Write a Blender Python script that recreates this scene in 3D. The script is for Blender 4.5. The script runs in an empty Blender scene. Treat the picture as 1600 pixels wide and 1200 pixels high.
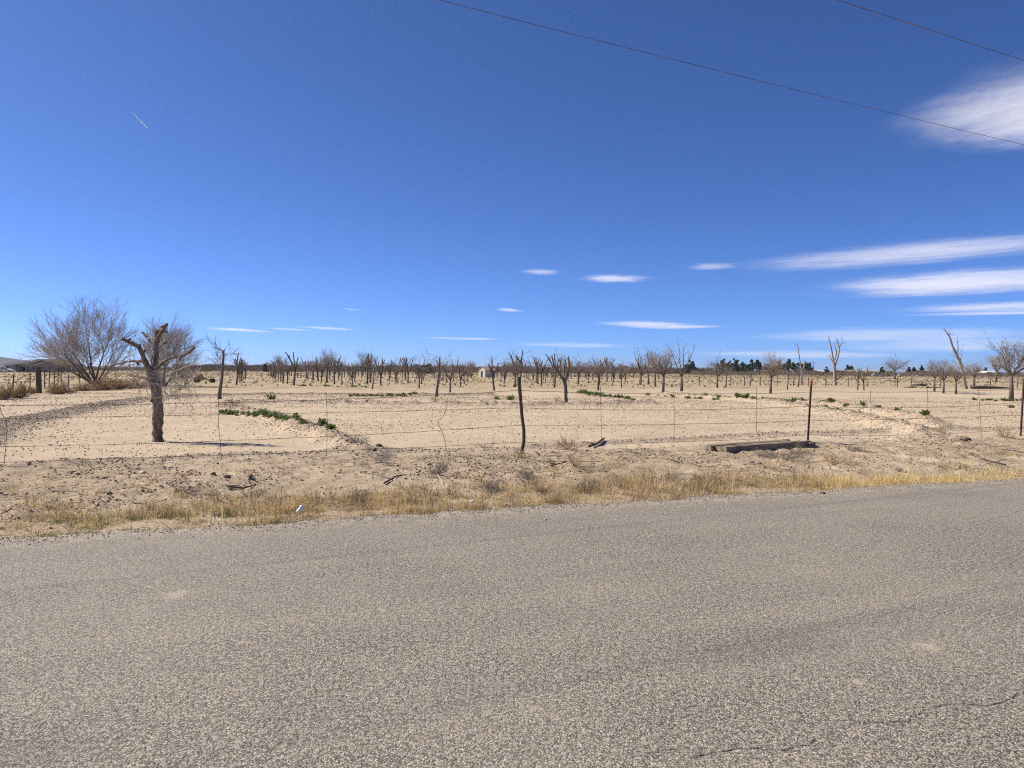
import bpy, math, random
import numpy as np
from mathutils import Vector, Matrix

scene = bpy.context.scene
RAD = math.radians
# ------------------------------------------------------------------ camera
FPX, CAMH = 1150.0, 1.6
ROLL, PITCH = math.atan(10 / 1600), math.atan(20.5 / FPX)
cd = bpy.data.cameras.new('camera'); cam = bpy.data.objects.new('camera', cd)
scene.collection.objects.link(cam); scene.camera = cam
cd.sensor_width = 36; cd.lens = 36 * FPX / 1600; cd.clip_start = .1; cd.clip_end = 150000
Fv = Vector((0, math.cos(PITCH), -math.sin(PITCH))); Uv = Vector((0, math.sin(PITCH), math.cos(PITCH))); Rv = Vector((1, 0, 0))
Ri = Rv * math.cos(ROLL) + Uv * math.sin(ROLL); Ui = Uv * math.cos(ROLL) - Rv * math.sin(ROLL)
M = Matrix((Ri, Ui, -Fv)).transposed().to_4x4(); M.translation = (0, 0, CAMH); cam.matrix_world = M

# ------------------------------------------------------------------ world, sun, exposure
SUN_EL = RAD(43.0)
SUN_DIR = Vector((-.975 * math.cos(SUN_EL), .27 * math.cos(SUN_EL), math.sin(SUN_EL))).normalized()   # towards the sun
world = bpy.data.worlds.new('World'); scene.world = world; world.use_nodes = True
wt = world.node_tree; bg = wt.nodes['Background']
sky = wt.nodes.new('ShaderNodeTexSky'); sky.sky_type = 'NISHITA'; sky.sun_disc = False
sky.sun_elevation = SUN_EL; sky.sun_rotation = math.atan2(SUN_DIR.x, SUN_DIR.y)
sky.altitude = 1200; sky.air_density = .5; sky.dust_density = 1.0; sky.ozone_density = 8.0
hsv = wt.nodes.new('ShaderNodeMix'); hsv.data_type = 'RGBA'; hsv.blend_type = 'MULTIPLY'; hsv.inputs[0].default_value = 1; hsv.inputs[7].default_value = (.80, .96, 1.2, 1)   # white balance
wt.links.new(sky.outputs[0], hsv.inputs[6]); wt.links.new(hsv.outputs[2], bg.inputs['Color'])
bg.inputs['Strength'].default_value = .095
sl = bpy.data.lights.new('sun', 'SUN'); sl.energy = 4.8; sl.angle = RAD(.53); sl.color = (1, .93, .80)
so = bpy.data.objects.new('sun', sl); scene.collection.objects.link(so)
so.rotation_euler = SUN_DIR.to_track_quat('Z', 'Y').to_euler(); so.location = (0, 0, 60)
vs = scene.view_settings; vs.view_transform = 'Standard'; vs.look = 'None'; vs.exposure = .56; vs.gamma = 1; vs.use_curve_mapping = False
scene.cycles.use_denoising = False
scene.cycles.filter_width = 1.1
scene.cycles.max_bounces = 6; scene.cycles.transparent_max_bounces = 24

# ------------------------------------------------------------------ helpers
def ray(px, py):
    dx, dd = (px - 800) / FPX, (py - 600) / FPX
    a = dx * math.cos(ROLL) + dd * math.sin(ROLL); b = dx * math.sin(ROLL) - dd * math.cos(ROLL)
    return Vector((a, math.cos(PITCH) + math.sin(PITCH) * b, -math.sin(PITCH) + math.cos(PITCH) * b))
ORD = 'first second third fourth fifth sixth seventh eighth ninth tenth eleventh twelfth thirteenth fourteenth fifteenth sixteenth seventeenth eighteenth nineteenth'.split()
def ordinal(k):                          # 0 -> first
    if k < 19: return ORD[k]
    t, o = divmod(k + 1, 10); w = ['', '', 'twent', 'thirt', 'fort'][t]
    return w + 'ieth' if o == 0 else w + 'y-' + ORD[o - 1]
CAM = Vector((0, 0, CAMH))
def G(px, py, z=0.0):                    # pixel -> point on the level z
    d = ray(px, py); return CAM + d * ((z - CAMH) / d.z)
def atY(px, py, Y):                      # pixel -> point at distance Y ahead
    d = ray(px, py); return CAM + d * (Y / d.y)
def horizon(px): return 574.5 + .00625 * px

_e0, _e1 = G(0, 840), G(1600, 747)
ANG = math.atan2(_e1.y - _e0.y, _e1.x - _e0.x)
U2, V2 = (math.cos(ANG), math.sin(ANG)), (-math.sin(ANG), math.cos(ANG))
def uv(x, y): return x * U2[0] + y * U2[1], x * V2[0] + y * V2[1]
def xy(u, v): return u * U2[0] + v * V2[0], u * U2[1] + v * V2[1]
VE, VF = 8.12, 13.6                      # road edge, fence line
def FP(px, py):                          # pixel -> point on the fence's upright plane
    d = ray(px, py); t = VF / (d.x * V2[0] + d.y * V2[1]); return CAM + d * t

rng = np.random.default_rng(7)
random.seed(7)
def _hash(ix, iy, s):
    n = (ix.astype(np.int64) * 374761393 + iy.astype(np.int64) * 668265263 + s * 974711) & 0x7fffffff
    n = ((n ^ (n >> 13)) * 1274126177) & 0x7fffffff
    return ((n ^ (n >> 16)) & 0xffff) / 65535.0
def vnoise(x, y, s=0):
    x = np.asarray(x, float); y = np.asarray(y, float)
    ix, iy = np.floor(x), np.floor(y); fx, fy = x - ix, y - iy
    fx = fx * fx * (3 - 2 * fx); fy = fy * fy * (3 - 2 * fy)
    a, b, c, d = _hash(ix, iy, s), _hash(ix + 1, iy, s), _hash(ix, iy + 1, s), _hash(ix + 1, iy + 1, s)
    return (a * (1 - fx) + b * fx) * (1 - fy) + (c * (1 - fx) + d * fx) * fy
def fbm(x, y, s=0, o=3):
    t = 0; a = .5
    for k in range(o):
        t = t + a * vnoise(x * 2 ** k, y * 2 ** k, s + k); a *= .5
    return t / (1 - .5 ** o)
def sst(a, b, x):
    t = np.clip((np.asarray(x, float) - a) / (b - a), 0, 1); return t * t * (3 - 2 * t)

# berms: polylines on the ground, (pixels), height, half width
def gl(pts): return np.array([tuple(G(*p))[:2] for p in pts])
BERMS = {
 'track': (gl([(-110, 716), (0, 667), (100, 647), (200, 628), (300, 620), (420, 617), (560, 618), (760, 618.5)]), .13, .75),
 'left': (gl([(572, 712), (525, 694), (470, 672), (430, 656), (385, 646), (345, 640), (360, 633), (420, 633), (600, 634), (800, 635), (900, 634), (1010, 632)]), .19, .42),
 'right': (gl([(1440, 683), (1390, 668), (1330, 652), (1260, 640), (1200, 629), (1120, 622), (1040, 618)]), .2, .42),
 'right2': (gl([(1470, 672), (1440, 655), (1380, 646), (1310, 636), (1250, 630), (1200, 626)]), .18, .38),
 'mid': (gl([(1010, 632), (950, 624), (905, 617), (800, 612)]), .12, .4),
 'furrow': (gl([(-60, 735), (100, 728), (300, 719), (480, 713), (640, 707), (800, 703), (940, 694), (1050, 689), (1200, 682), (1400, 676), (1680, 668)]), .07, .22),
 'row1': (gl([(420, 606), (700, 606.5), (1000, 609), (1300, 612), (1640, 617)]), .12, .8),
 'row2': (gl([(560, 611), (800, 612), (1100, 615), (1300, 619), (1640, 626)]), .08, .6),
}
def segdist(x, y, P):
    d = np.full(np.shape(x), 1e9)
    for (ax, ay), (bx, by) in zip(P[:-1], P[1:]):
        ex, ey = bx - ax, by - ay
        t = np.clip(((x - ax) * ex + (y - ay) * ey) / (ex * ex + ey * ey), 0, 1)
        d = np.minimum(d, np.hypot(x - ax - t * ex, y - ay - t * ey))
    return d
def bermmask(x, y, only=None):
    m = np.zeros(np.shape(x))
    for k, (P, hh, w) in BERMS.items():
        if only and k not in only: continue
        wob = .75 + .5 * vnoise(np.asarray(x) * 1.1, np.asarray(y) * 1.1, 31)
        m = np.maximum(m, np.exp(-(segdist(x, y, P) / (w * wob)) ** 2))
    return m
def hgt(x, y):
    x = np.asarray(x, float); y = np.asarray(y, float)
    u, v = uv(x, y)
    dist = np.hypot(x, y)
    near = 1 - sst(60, 140, dist)
    z = .09 * (fbm(x * .22, y * .22, 3) - .5) * near
    z = z + .030 * (fbm(x * 1.6, y * 1.6, 9) - .5) * near
    verge = sst(VE + .1, VE + 1.2, v) * (1 - sst(VF - .3, VF + .7, v))
    z = z + verge * (.10 * (fbm(x * 1.5, y * 1.5, 15) - .5) + .07 * (vnoise(x * 5, y * 5, 21) - .5) + .035 * (vnoise(x * 13, y * 13, 22) - .5))
    z = z + .018 * (vnoise(x * 6, y * 6, 25) - .5) * near * sst(VF, VF + 1, v)
    for k, (P, hh, w) in BERMS.items():
        wob = .75 + .5 * vnoise(x * 1.1, y * 1.1, 31)
        b = np.exp(-(segdist(x, y, P) / (w * wob)) ** 2)
        z = z + hh * b * (.6 + .8 * vnoise(x * 2.3, y * 2.3, 33) + .5 * (vnoise(x * 7, y * 7, 34) - .5))
    till = sst(VF + .6, VF + 2, v) * near * sst(.35, .6, fbm(u * .09, v * .13, 47))
    z = z + till * .022 * np.sin(v * 6.6 + 1.6 * vnoise(u * .35, v * .35, 48)) * (.4 + .6 * vnoise(u * .8, v * 2.0, 49))
    road = 1 - sst(VE - .05, VE + .35, v)
    z = z * (1 - road) - .05 * road - .02 * (1 - road) * (1 - sst(VE + .35, VE + 1.5, v))
    return z
def hz(x, y): return float(hgt(np.array([x]), np.array([y]))[0])

def link(o, parent=None):
    scene.collection.objects.link(o)
    if parent: o.parent = parent
    return o
def tag(o, label=None, cat=None, group=None, kind=None):
    for k, w in (('label', label), ('category', cat), ('group', group), ('kind', kind)):
        if w: o[k] = w
    return o
def empty(name, loc, label=None, cat=None, group=None, rz=0):
    o = link(bpy.data.objects.new(name, None)); o.location = loc; o.rotation_euler.z = rz; o.empty_display_size = .2
    return tag(o, label, cat, group)
def mesh_np(name, V, F, mat, smooth=False, col=None):
    V = np.ascontiguousarray(V, np.float32).reshape(-1, 3); F = np.ascontiguousarray(F, np.int32); k = F.shape[1]
    me = bpy.data.meshes.new(name); me.vertices.add(len(V)); me.vertices.foreach_set('co', V.ravel())
    me.loops.add(F.size); me.loops.foreach_set('vertex_index', F.ravel())
    me.polygons.add(len(F)); me.polygons.foreach_set('loop_start', np.arange(0, F.size, k, dtype=np.int32))
    if smooth: me.polygons.foreach_set('use_smooth', np.ones(len(F), bool))
    me.update(calc_edges=True)
    if col is not None:
        c = me.color_attributes.new('Col', 'FLOAT_COLOR', 'POINT')
        cc = np.ones((len(V), 4), np.float32); cc[:, :3] = col; c.data.foreach_set('color', cc.ravel())
    if mat: me.materials.append(mat)
    return me
def obj_np(name, V, F, mat, parent=None, **kw):
    return link(bpy.data.objects.new(name, mesh_np(name, V, F, mat, **kw)), parent)

class MB:                                # collects boxes, tubes, prisms into one mesh
    def __init__(s): s.v = []; s.f = []
    def add(s, V, F):
        n = len(s.v); s.v += [tuple(p) for p in V]; s.f += [tuple(i + n for i in f) for f in F]; return s
    def box(s, x0, x1, y0, y1, z0, z1):
        return s.add([(x0, y0, z0), (x1, y0, z0), (x1, y1, z0), (x0, y1, z0), (x0, y0, z1), (x1, y0, z1), (x1, y1, z1), (x0, y1, z1)],
                     [(3, 2, 1, 0), (4, 5, 6, 7), (0, 1, 5, 4), (1, 2, 6, 5), (2, 3, 7, 6), (3, 0, 4, 7)])
    def tube(s, pts, rad, n=6, cap=True):
        pts = [Vector(p) for p in pts]
        if not hasattr(rad, '__len__'): rad = [rad] * len(pts)
        rings = []; prev = None
        for i, p in enumerate(pts):
            t = (pts[min(i + 1, len(pts) - 1)] - pts[max(i - 1, 0)])
            t = t.normalized() if t.length > 1e-9 else Vector((0, 0, 1))
            a = prev if prev is not None else (Vector((1, 0, 0)) if abs(t.x) < .8 else Vector((0, 1, 0)))
            a = (a - t * a.dot(t)); a = a.normalized() if a.length > 1e-6 else t.orthogonal().normalized()
            b = t.cross(a); prev = a
            rings.append([p + (a * math.cos(q) + b * math.sin(q)) * rad[i] for q in (2 * math.pi * j / n for j in range(n))])
        V = [q for r_ in rings for q in r_]; F = []
        for i in range(len(pts) - 1):
            for j in range(n):
                k = (j + 1) % n; F.append((i * n + j, i * n + k, (i + 1) * n + k, (i + 1) * n + j))
        if cap:
            F.append(tuple(range(n - 1, -1, -1))); F.append(tuple((len(pts) - 1) * n + j for j in range(n)))
        return s.add(V, F)
    def mesh(s, name, mat, smooth=False, bevel=0):
        me = bpy.data.meshes.new(name); me.from_pydata(s.v, [], s.f); me.update()
        if smooth: me.polygons.foreach_set('use_smooth', [True] * len(me.polygons))
        if mat: me.materials.append(mat)
        return me
    def build(s, name, mat, parent=None, smooth=False):
        return link(bpy.data.objects.new(name, s.mesh(name, mat, smooth)), parent)

# ------------------------------------------------------------------ materials
class NT:
    def __init__(s, name):
        s.m = bpy.data.materials.new(name); s.m.use_nodes = True; s.t = s.m.node_tree
        s.b = s.t.nodes['Principled BSDF']; s.out = s.t.nodes['Material Output']
        s.b.inputs['Roughness'].default_value = .9; s.b.inputs['Specular IOR Level'].default_value = .2
    def n(s, typ, ins=None, **props):
        nd = s.t.nodes.new(typ)
        for k, w in props.items(): setattr(nd, k, w)
        for k, w in (ins or {}).items():
            if isinstance(w, bpy.types.NodeSocket): s.t.links.new(w, nd.inputs[k])
            else: nd.inputs[k].default_value = w
        return nd
    def set(s, sock, w):
        if isinstance(w, bpy.types.NodeSocket): s.t.links.new(w, s.b.inputs[sock])
        else: s.b.inputs[sock].default_value = w
    def pos(s): return s.n('ShaderNodeTexCoord').outputs['Object']
    def gpos(s): return s.n('ShaderNodeNewGeometry').outputs['Position']
    def noise(s, vec, scale, detail=3, rough=.55, out='Fac'):
        return s.n('ShaderNodeTexNoise', {'Vector': vec, 'Scale': scale, 'Detail': detail, 'Roughness': rough}).outputs[out]
    def ramp(s, fac, stops, interp='LINEAR'):
        r_ = s.n('ShaderNodeValToRGB', {'Fac': fac}); e = r_.color_ramp.elements; r_.color_ramp.interpolation = interp
        while len(e) < len(stops): e.new(.5)
        for q, (p, c) in zip(e, stops):
            q.position = p; q.color = (c, c, c, 1) if not hasattr(c, '__len__') else (*c, 1)
        return r_.outputs['Color']
    def mix(s, fac, a, b, mode='MIX'):
        nd = s.n('ShaderNodeMix', data_type='RGBA', blend_type=mode)
        for i, w in ((0, fac), (6, a), (7, b)):
            if isinstance(w, bpy.types.NodeSocket): s.t.links.new(w, nd.inputs[i])
            else: nd.inputs[i].default_value = (*w, 1) if hasattr(w, '__len__') else w
        return nd.outputs[2]
    def math(s, op, a, b=0.0, c=0.0):
        nd = s.n('ShaderNodeMath', operation=op)
        for i, w in enumerate((a, b, c)):
            if isinstance(w, bpy.types.NodeSocket): s.t.links.new(w, nd.inputs[i])
            else: nd.inputs[i].default_value = w
        return nd.outputs[0]
    def bump(s, h, strength=.5, dist=.01, prev=None):
        ins = {'Height': h, 'Strength': strength, 'Distance': dist}
        if prev: ins['Normal'] = prev
        nd = s.n('ShaderNodeBump', ins); return nd.outputs[0]
    def scaled(s, vec, sc):
        return s.n('ShaderNodeMapping', {'Vector': vec, 'Scale': sc}).outputs[0]

SAND, SAND2, SOIL = (.54, .428, .302), (.455, .352, .245), (.26, .19, .13)
def mat_ground():
    m = NT('sandy_soil'); p = m.pos()
    at = m.n('ShaderNodeAttribute', attribute_name='Col').outputs['Color']
    sp = m.n('ShaderNodeSeparateColor', {'Color': at})
    verge, weeds, berm = sp.outputs[0], sp.outputs[1], sp.outputs[2]
    c = m.mix(m.ramp(m.noise(p, .35, 4), [(.35, 0), (.65, 1)]), SAND2, SAND)
    c = m.mix(m.ramp(m.noise(p, 2.2, 4, .65), [(.42, 0), (.7, .55)]), c, (.575, .47, .35))
    c = m.mix(m.ramp(m.noise(p, 38, 3, .7), [(.52, 0), (.64, .7)]), c, SOIL)
    c = m.mix(m.ramp(m.noise(p, 9, 4, .7), [(.56, 0), (.70, .6)]), c, (.33, .25, .175))
    c = m.mix(m.math('MULTIPLY', verge, .45), c, (.36, .275, .19))
    # dry stalks and darker crumbs on the verge
    dk = m.ramp(m.noise(p, 24, 4, .75), [(.45, 0), (.62, 1)])
    c = m.mix(m.math('MULTIPLY', verge, m.math('MULTIPLY', dk, .8)), c, (.23, .17, .115))
    c = m.mix(m.math('MULTIPLY', verge, m.ramp(m.noise(p, 1.3, 4), [(.46, 0), (.64, .5)])), c, (.35, .26, .165))
    c = m.mix(m.math('MULTIPLY', berm, m.ramp(m.noise(p, 14, 4, .75), [(.40, 0), (.60, .85)])), c, (.27, .215, .165))
    trk = m.n('ShaderNodeAttribute', attribute_name='track').outputs['Fac']
    c = m.mix(m.math('MULTIPLY', trk, m.ramp(m.noise(p, 11, 4, .75), [(.3, .45), (.6, .95)])), c, (.25, .205, .16))
    # low dry growth and green haze of weeds in the orchard rows; both stretched along the rows
    q = m.n('ShaderNodeMapping', {'Vector': p, 'Rotation': (0, 0, -ANG)}).outputs[0]
    q = m.scaled(q, (.12, .55, 1))
    st = m.noise(q, 1.0, 5, .65)
    c = m.mix(m.math('MULTIPLY', weeds, m.ramp(st, [(.40, 0), (.52, .8)])), c, (.40, .305, .185))
    c = m.mix(m.math('MULTIPLY', weeds, m.ramp(m.noise(q, 1.7, 5, .7), [(.46, 0), (.60, .8)])), c, (.19, .165, .10))
    c = m.mix(m.math('MULTIPLY', weeds, m.ramp(m.noise(p, .9, 4, .7), [(.52, 0), (.66, .6)])), c, (.39, .295, .18))
    m.set('Base Color', c)
    b = m.bump(m.noise(p, 30, 4, .7), .5, .03)
    b = m.bump(m.noise(p, 140, 2, .6), .5, .008, b)
    m.set('Normal', b); m.set('Roughness', .97); m.set('Specular IOR Level', .08)
    return m.m
def mat_clod(name, base, dark):
    m = NT(name); p = m.pos()
    c = m.mix(m.ramp(m.noise(p, 6, 2), [(.35, 0), (.65, 1)]), base, dark)
    m.set('Base Color', c); m.set('Normal', m.bump(m.noise(p, 120, 2), .5, .008)); m.set('Roughness', .97); m.set('Specular IOR Level', .08); return m.m
def mat_road():
    m = NT('chip_seal_asphalt'); p = m.pos()
    flat = m.n('ShaderNodeMapping', {'Vector': p, 'Scale': (1, 1, .02)}).outputs[0]
    wob = m.n('ShaderNodeVectorMath', {0: flat, 1: m.n('ShaderNodeVectorMath', {0: m.noise(flat, 60, 2, .5, 'Color'), 'Scale': .012}, operation='SCALE').outputs[0]}, operation='ADD').outputs[0]
    vo = m.n('ShaderNodeTexVoronoi', {'Vector': wob, 'Scale': 112.0, 'Randomness': 1.0}, voronoi_dimensions='2D')
    rnd = m.n('ShaderNodeSeparateColor', {'Color': vo.outputs['Color']}).outputs[0]
    c = m.ramp(rnd, [(0, (.10, .085, .07)), (.18, (.255, .218, .168)), (.5, (.35, .298, .228)), (.78, (.44, .375, .285)), (1, (.60, .52, .405))])
    gap = m.ramp(vo.outputs['Distance'], [(.36, 0), (.66, 1)])
    c = m.mix(m.math('MULTIPLY', gap, .85), c, (.045, .042, .045))
    # coarser clusters where chips were lost
    c = m.mix(m.ramp(m.noise(flat, 38, 3, .75), [(.52, 0), (.585, .85)]), c, (.06, .053, .05))
    c = m.mix(m.ramp(m.noise(flat, 75, 2, .7), [(.56, 0), (.62, .8)]), c, (.05, .045, .043))
    c = m.mix(m.ramp(m.noise(flat, 27, 2, .7), [(.56, 0), (.7, .6)]), c, (.47, .395, .31))
    c = m.mix(m.ramp(m.noise(flat, .55, 4, .6), [(.35, 0), (.7, .22)]), c, (.42, .36, .29))
    c = m.mix(m.ramp(m.noise(flat, 1.3, 4, .6), [(.55, 0), (.8, .25)]), c, (.13, .115, .10))
    # dark wheel line and sandy spots
    rot = m.n('ShaderNodeMapping', {'Vector': p, 'Rotation': (0, 0, -ANG)}).outputs[0]
    s = m.n('ShaderNodeSeparateXYZ', {'Vector': rot})
    wv = m.math('ADD', s.outputs[1], m.math('MULTIPLY', m.math('SUBTRACT', m.noise(rot, .8, 3), .5), .35))
    d = m.math('DIVIDE', m.math('SUBTRACT', wv, 3.42), .20)
    g = m.math('POWER', 2.718, m.math('MULTIPLY', m.math('MULTIPLY', d, d), -1.0))
    along = m.ramp(m.noise(m.scaled(rot, (.55, .1, 1)), 1.0, 2), [(.42, 0), (.6, 1)])
    c = m.mix(m.math('MULTIPLY', g, m.math('MULTIPLY', along, .33)), c, (.10, .095, .10))
    for (px, py, rx) in ((272, 936, .12), (378, 1015, .04), (1450, 1022, .09), (1340, 1078, .045), (832, 1122, .03)):
        g0 = G(px, py); dv = m.n('ShaderNodeVectorMath', {0: p, 1: (g0.x, g0.y, 0)}, operation='SUBTRACT').outputs[0]
        dv = m.scaled(dv, (1, 1.0, 0)); ln = m.n('ShaderNodeVectorMath', {0: dv}, operation='LENGTH').outputs['Value']
        ln = m.math('ADD', ln, m.math('MULTIPLY', m.math('SUBTRACT', m.noise(p, 22, 3, .7), .5), rx * 2.2))
        c = m.mix(m.ramp(m.math('DIVIDE', ln, rx), [(.25, .62), (1, 0)]), c, (.47, .375, .265))
    wear = m.n('ShaderNodeMapping', {'Vector': rot, 'Scale': (.05, .9, 1)}).outputs[0]
    c = m.mix(m.ramp(m.noise(wear, 1.0, 4, .6), [(.45, 0), (.7, .16)]), c, (.20, .175, .15))
    c = m.mix(m.ramp(m.noise(m.scaled(wear, (1, 1.7, 1)), 1.3, 3, .6), [(.5, 0), (.75, .14)]), c, (.44, .375, .30))
    dust = m.math('MULTIPLY', m.ramp(m.math('DIVIDE', m.math('SUBTRACT', s.outputs[1], 7.2), .9), [(0, 0), (1, 1)]), m.ramp(m.noise(flat, 6, 4, .7), [(.42, 0), (.62, .6)]))
    c = m.mix(dust, c, (.43, .355, .275))
    m.set('Base Color', c); m.set('Roughness', .8); m.set('Specular IOR Level', .25)
    hgt_ = m.math('SUBTRACT', 1.0, vo.outputs['Distance'])
    b = m.bump(hgt_, .7, .005); b = m.bump(m.noise(flat, 34, 3, .7), .6, .008, b); m.set('Normal', b)
    return m.m
def mat_simple(name, col, col2=None, scale=8, stretch=(1, 1, 1), bump=.3, rough=.85, bd=.01, glob=False, spec=.2):
    m = NT(name); p = m.gpos() if glob else m.pos(); p = m.scaled(p, stretch)
    col2 = col2 or tuple(q * .65 for q in col)
    f = m.noise(p, scale, 4, .65)
    m.set('Base Color', m.mix(m.ramp(f, [(.35, 0), (.65, 1)]), col, col2)); m.set('Roughness', rough); m.set('Specular IOR Level', spec)
    if bump: m.set('Normal', m.bump(f, bump, bd))
    return m.m
def mat_leafy(name, trans=.35, var=.0):
    m = NT(name); at = m.n('ShaderNodeAttribute', attribute_name='Col').outputs['Color']
    m.set('Base Color', at); m.set('Roughness', .8)
    tr = m.n('ShaderNodeBsdfTranslucent', {'Color': at})
    mx = m.n('ShaderNodeMixShader', {0: trans, 1: m.b.outputs[0], 2: tr.outputs[0]})
    m.t.links.new(mx.outputs[0], m.out.inputs[0]); return m.m
def mat_cloud(name, dens, seed, wisp=1.0):
    m = NT(name); p = m.pos()
    s = m.n('ShaderNodeSeparateXYZ', {'Vector': p})
    flat = m.n('ShaderNodeCombineXYZ', {0: s.outputs[0], 1: s.outputs[1]}).outputs[0]
    off = m.n('ShaderNodeMapping', {'Vector': p, 'Location': (seed * 3.1, seed * 1.7, 0), 'Scale': (1, 1, .2)}).outputs[0]
    wv = m.n('ShaderNodeVectorMath', {0: m.noise(m.scaled(off, (.7, 1.2, 1)), 1.4, 3, .5, 'Color'), 1: (.5, .5, .5)}, operation='SUBTRACT').outputs[0]
    wv = m.n('ShaderNodeVectorMath', {0: wv, 'Scale': .75 * wisp}, operation='SCALE').outputs[0]
    fl2 = m.n('ShaderNodeVectorMath', {0: flat, 1: wv}, operation='ADD').outputs[0]
    fl2 = m.scaled(fl2, (1, 1, 0)); r2 = m.n('ShaderNodeVectorMath', {0: fl2}, operation='LENGTH').outputs['Value']
    r_ = m.n('ShaderNodeVectorMath', {0: flat}, operation='LENGTH').outputs['Value']
    n1 = m.noise(m.scaled(off, (2.0, 1.5, 1)), 1.3, 7, .6)
    n2 = m.noise(m.scaled(off, (2.2, 3.2, 1)), 2.4, 6, .6)
    nn = m.math('ADD', m.math('MULTIPLY', n1, .55), m.math('MULTIPLY', n2, .45))
    e = m.math('ADD', m.math('SUBTRACT', .95, r2), m.math('MULTIPLY', m.math('SUBTRACT', nn, .5), 2.0 * wisp))
    a = m.n('ShaderNodeMapRange', {'Value': e, 'From Min': -.05, 'From Max': 1.0}, interpolation_type='SMOOTHSTEP').outputs[0]
    edge = m.n('ShaderNodeMapRange', {'Value': r_, 'From Min': 1.0, 'From Max': .35}, interpolation_type='SMOOTHSTEP').outputs[0]
    a = m.math('MULTIPLY', m.math('MULTIPLY', a, edge), dens * .58)
    df = m.n('ShaderNodeBsdfDiffuse', {'Color': (.93, .93, .95, 1)}); tl = m.n('ShaderNodeBsdfTranslucent', {'Color': (.95, .95, .97, 1)})
    mx = m.n('ShaderNodeMixShader', {0: .7, 1: df.outputs[0], 2: tl.outputs[0]})
    ts = m.n('ShaderNodeBsdfTransparent')
    fx = m.n('ShaderNodeMixShader', {0: a, 1: ts.outputs[0], 2: mx.outputs[0]})
    m.t.links.new(fx.outputs[0], m.out.inputs[0]); m.t.nodes.remove(m.b); return m.m

MGROUND, MROAD = mat_ground(), mat_road()
MCLOD = mat_clod('soil_clod', SAND2, (.30, .228, .16)); MCLODD = mat_clod('dark_soil_clod', (.34, .26, .185), (.23, .175, .125))
MCRUMB = mat_clod('dark_crumb', (.16, .115, .08), (.09, .065, .05))  # dark tone also stands in for the tiny shadows of field clods
MCLODB = mat_clod('border_clod', (.42, .325, .235), (.30, .23, .165))
MGRAV = mat_clod('gravel_stone', (.44, .37, .30), (.30, .25, .20))
MBARK = mat_simple('grey_brown_bark', (.27, .21, .155), (.085, .065, .05), 17, (1, 1, .25), .8, .92, .02)
MBARK2 = mat_simple('orchard_bark', (.19, .155, .128), (.095, .077, .064), 18, (1, 1, .3), .6, .92, .02)
MDEAD = mat_simple('pale_dead_wood', (.40, .335, .27), (.24, .19, .15), 14, (1, 1, .2), .4, .9, .02)
MTWIG = mat_simple('bare_twig', (.32, .26, .205), (.20, .16, .125), 5, (1, 1, 1), 0, .9)
MTWIGW = mat_simple('pale_twig', (.50, .44, .37), (.33, .27, .22), 5, (1, 1, 1), 0, .9)
MMESQ = mat_simple('mesquite_twig', (.52, .455, .385), (.36, .305, .255), 3, (1, 1, 1), 0, .9)
MCUT = mat_simple('orange_cut_wood', (.36, .20, .09), (.24, .12, .055), 20, (1, 1, .3), .3, .9)
MCUTR = mat_simple('reddish_bark', (.20, .135, .10), (.115, .078, .06), 24, (1, 1, .3), .6, .9)
MTIMB = mat_simple('weathered_timber', (.33, .255, .175), (.135, .10, .07), 11, (.08, 1, 1), .7, .9, .01)
MRUST = mat_simple('rusty_steel', (.10, .062, .045), (.055, .04, .033), 30, (1, 1, 1), .3, .8)
MWIRE = mat_simple('rusted_wire', (.10, .075, .06), (.07, .05, .04), 30, (1, 1, 1), 0, .7)
MOLDW = mat_simple('old_post_wood', (.13, .10, .078), (.07, .055, .045), 22, (1, 1, .12), .7, .9, .01)
MORNG = mat_simple('orange_paint', (.45, .12, .045), (.32, .09, .04), 20, (1, 1, 1), .1, .7)
MGRASS = mat_leafy('dry_grass_blade', .35); MLEAF = mat_leafy('weed_leaf', .3); MEVER = mat_leafy('evergreen_foliage', .15)
MPLIN = mat_simple('power_cable', (.24, .13, .10), (.06, .045, .04), 3, (1, 1, 1), 0, .7)
MWHITE = mat_simple('white_litter', (.80, .80, .80), (.70, .70, .71), 20, (1, 1, 1), .1, .5)
MBLUE = mat_simple('blue_litter', (.12, .13, .32), (.3, .3, .4), 20, (1, 1, 1), .1, .5)
MROCK = mat_simple('pale_rock', (.52, .46, .40), (.40, .34, .28), 14, (1, 1, 1), .5, .9)
MROCKD = mat_simple('dark_rock', (.27, .205, .15), (.16, .12, .09), 14, (1, 1, 1), .5, .9)
MSTICK = mat_simple('dark_stick', (.15, .115, .095), (.08, .06, .05), 14, (1, 1, 1), .3, .9)
MDRYB = mat_simple('golden_dry_stem', (.47, .35, .20), (.34, .23, .12), 7, (1, 1, 1), 0, .9)
MDRYG = mat_simple('grey_dry_stem', (.33, .28, .215), (.19, .155, .12), 7, (1, 1, 1), 0, .9)
MSTUC = mat_simple('tan_stucco', (.30, .225, .165), (.26, .195, .14), 2, (1, 1, 1), .1, .9)
MROOF = mat_simple('brown_shingle', (.065, .054, .048), (.045, .038, .034), 3, (1, 1, 6), .3, .9)
MGLASS = mat_simple('dark_window_glass', (.03, .035, .04), (.02, .022, .026), 1, (1, 1, 1), 0, .15, spec=.5)
MPAINT = mat_simple('white_painted_board', (.78, .76, .72), (.68, .65, .60), 2, (1, 1, .2), .1, .7)
MTRIM = mat_simple('cream_trim', (.55, .50, .42), (.46, .41, .34), 4, (1, 1, 1), 0, .8)
MTANR = mat_simple('tan_metal_roof', (.46, .36, .26), (.38, .29, .20), 3, (1, 1, 1), .1, .6)
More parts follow.
